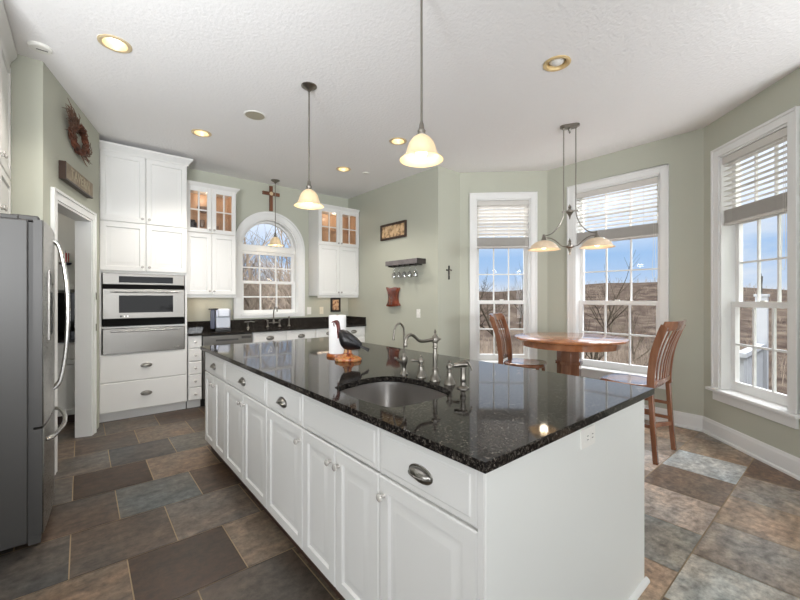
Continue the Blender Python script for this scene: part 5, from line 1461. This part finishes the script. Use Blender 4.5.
# brush and distant woods nobody could count
br = MB(); rnd = random.Random(11)
def tall(x, y, z, h):
    grow(br, rnd, Vector((x, y, z - 0.2)), Vector((rnd.uniform(-0.1, 0.1), rnd.uniform(-0.1, 0.1), 1)).normalized(), h * 0.42, 0.05 + 0.008 * h, 0, 3)
def twig(x, y, z, h, r0):
    lx, ly = rnd.uniform(-0.3, 0.3) * h, rnd.uniform(-0.3, 0.3) * h
    br.tube([(x, y, z - 0.1), (x + lx * 0.4, y + ly * 0.4, z + h * 0.5), (x + lx, y + ly, z + h)], [r0, r0 * 0.7, r0 * 0.25], 3)
    for k in range(3):
        t = rnd.uniform(0.3, 0.8); a = rnd.uniform(0, 6.28); l_ = h * rnd.uniform(0.25, 0.5)
        br.tube([(x + lx * t, y + ly * t, z + h * t), (x + lx * t + math.cos(a) * l_ * 0.6, y + ly * t + math.sin(a) * l_ * 0.6, z + h * t + l_ * 0.7)], [r0 * 0.5, r0 * 0.2], 3)
def clear(x, y, m): return all((x - a) ** 2 + (y - b) ** 2 > (c + m) ** 2 for a, b, c in spots)
for i in range(5200):
    rr = 10 + 45 * rnd.random() ** 1.4; az = math.radians(rnd.uniform(-14, 112)); 
    if math.degrees(az) > 84 and rr < 26: continue
    x, y = 1.5 + rr * math.sin(az), 1.5 + rr * math.cos(az)
    if az < 0.62: h = rnd.uniform(2.0, 7.5); r0 = rnd.uniform(0.012, 0.05)
    else: h = min(rnd.uniform(0.5, 1.9), max(0.4, 1.25 - hill(az, rr) + 0.02 * rr)); r0 = rnd.uniform(0.008, 0.022)
    if clear(x, y, h * 0.75): twig(x, y, hill(az, rr), h, r0)
for i in range(2200):
    rr = 13 + 30 * rnd.random(); az = math.radians(rnd.uniform(50, 82)); x, y = 1.5 + rr * math.sin(az), 1.5 + rr * math.cos(az)
    h = min(rnd.uniform(0.6, 2.0), max(0.5, 1.2 - hill(az, rr)))
    if clear(x, y, h * 0.6): twig(x, y, hill(az, rr), h, rnd.uniform(0.006, 0.016))
n_t = 0
while n_t < 160:
    rr = rnd.uniform(13, 46); az = math.radians(rnd.uniform(-14, 36)); x, y = 1.5 + rr * math.sin(az), 1.5 + rr * math.cos(az)
    if y < 9.5 or not clear(x, y, 2.6): continue
    tall(x, y, hill(az, rr), rnd.uniform(8, 15)); n_t += 1
for i in range(1500):
    rr = rnd.uniform(70, 190); az = math.radians(rnd.uniform(-14, 112)); x, y = 1.5 + rr * math.sin(az), 1.5 + rr * math.cos(az)
    if clear(x, y, 2): twig(x, y, hill(az, rr), rnd.uniform(0.8, 2.2), rnd.uniform(0.02, 0.05))
bo = P('brushwood', br, m_brush, smooth=0); bo['kind'] = 'stuff'; bo['label'] = 'tangle of dry brown brush and leafless woods outside the windows'; bo['category'] = 'brush'

# white porch railing outside the right-hand window
pr = E('porch_railing', (8.2, 0.98, -2.0), 0, 'white porch post and balustrade outside the right-hand window', 'railing')
P('newel_post', MB().box(-0.07, -0.07, 0, 0.07, 0.07, 3.36).box(-0.085, -0.085, 3.36, 0.085, 0.085, 3.40), m_ext, pr, bev=0.004)
P('handrail', MB().box(-1.65, -0.05, 2.57, -0.071, 0.05, 2.63), m_ext, pr)
P('bottom_rail', MB().box(-1.65, -0.03, 1.62, -0.071, 0.03, 1.68), m_ext, pr)
for i in range(14): P('baluster', MB().box(-1.60 + i * 0.112, -0.022, 1.68, -1.555 + i * 0.112, 0.022, 2.57), m_ext, pr)
P('skirt_board', MB().box(-1.65, 0.03, 0.2, -0.071, 0.05, 1.62), m_ext, pr)
P('stair_stringer', MB().add([(0.07, -0.03, 2.6), (0.07, -0.03, 0.2), (0.62, -0.03, 0.2), (0.62, -0.03, 0.7), (0.07, 0.03, 2.6), (0.07, 0.03, 0.2), (0.62, 0.03, 0.2), (0.62, 0.03, 0.7)], [(0, 1, 2, 3), (7, 6, 5, 4), (0, 3, 7, 4), (3, 2, 6, 7), (1, 5, 6, 2), (0, 4, 5, 1)]), m_ext, pr)
P('plant_hook', MB().tube(spline([(-0.03, 0, 3.40), (-0.04, 0, 3.6), (-0.14, 0, 3.72), (-0.16, 0, 3.62), (-0.08, 0, 3.52), (0.0, 0, 3.6), (0.02, 0, 3.68)], 5), 0.012, 6), m_iron, pr)
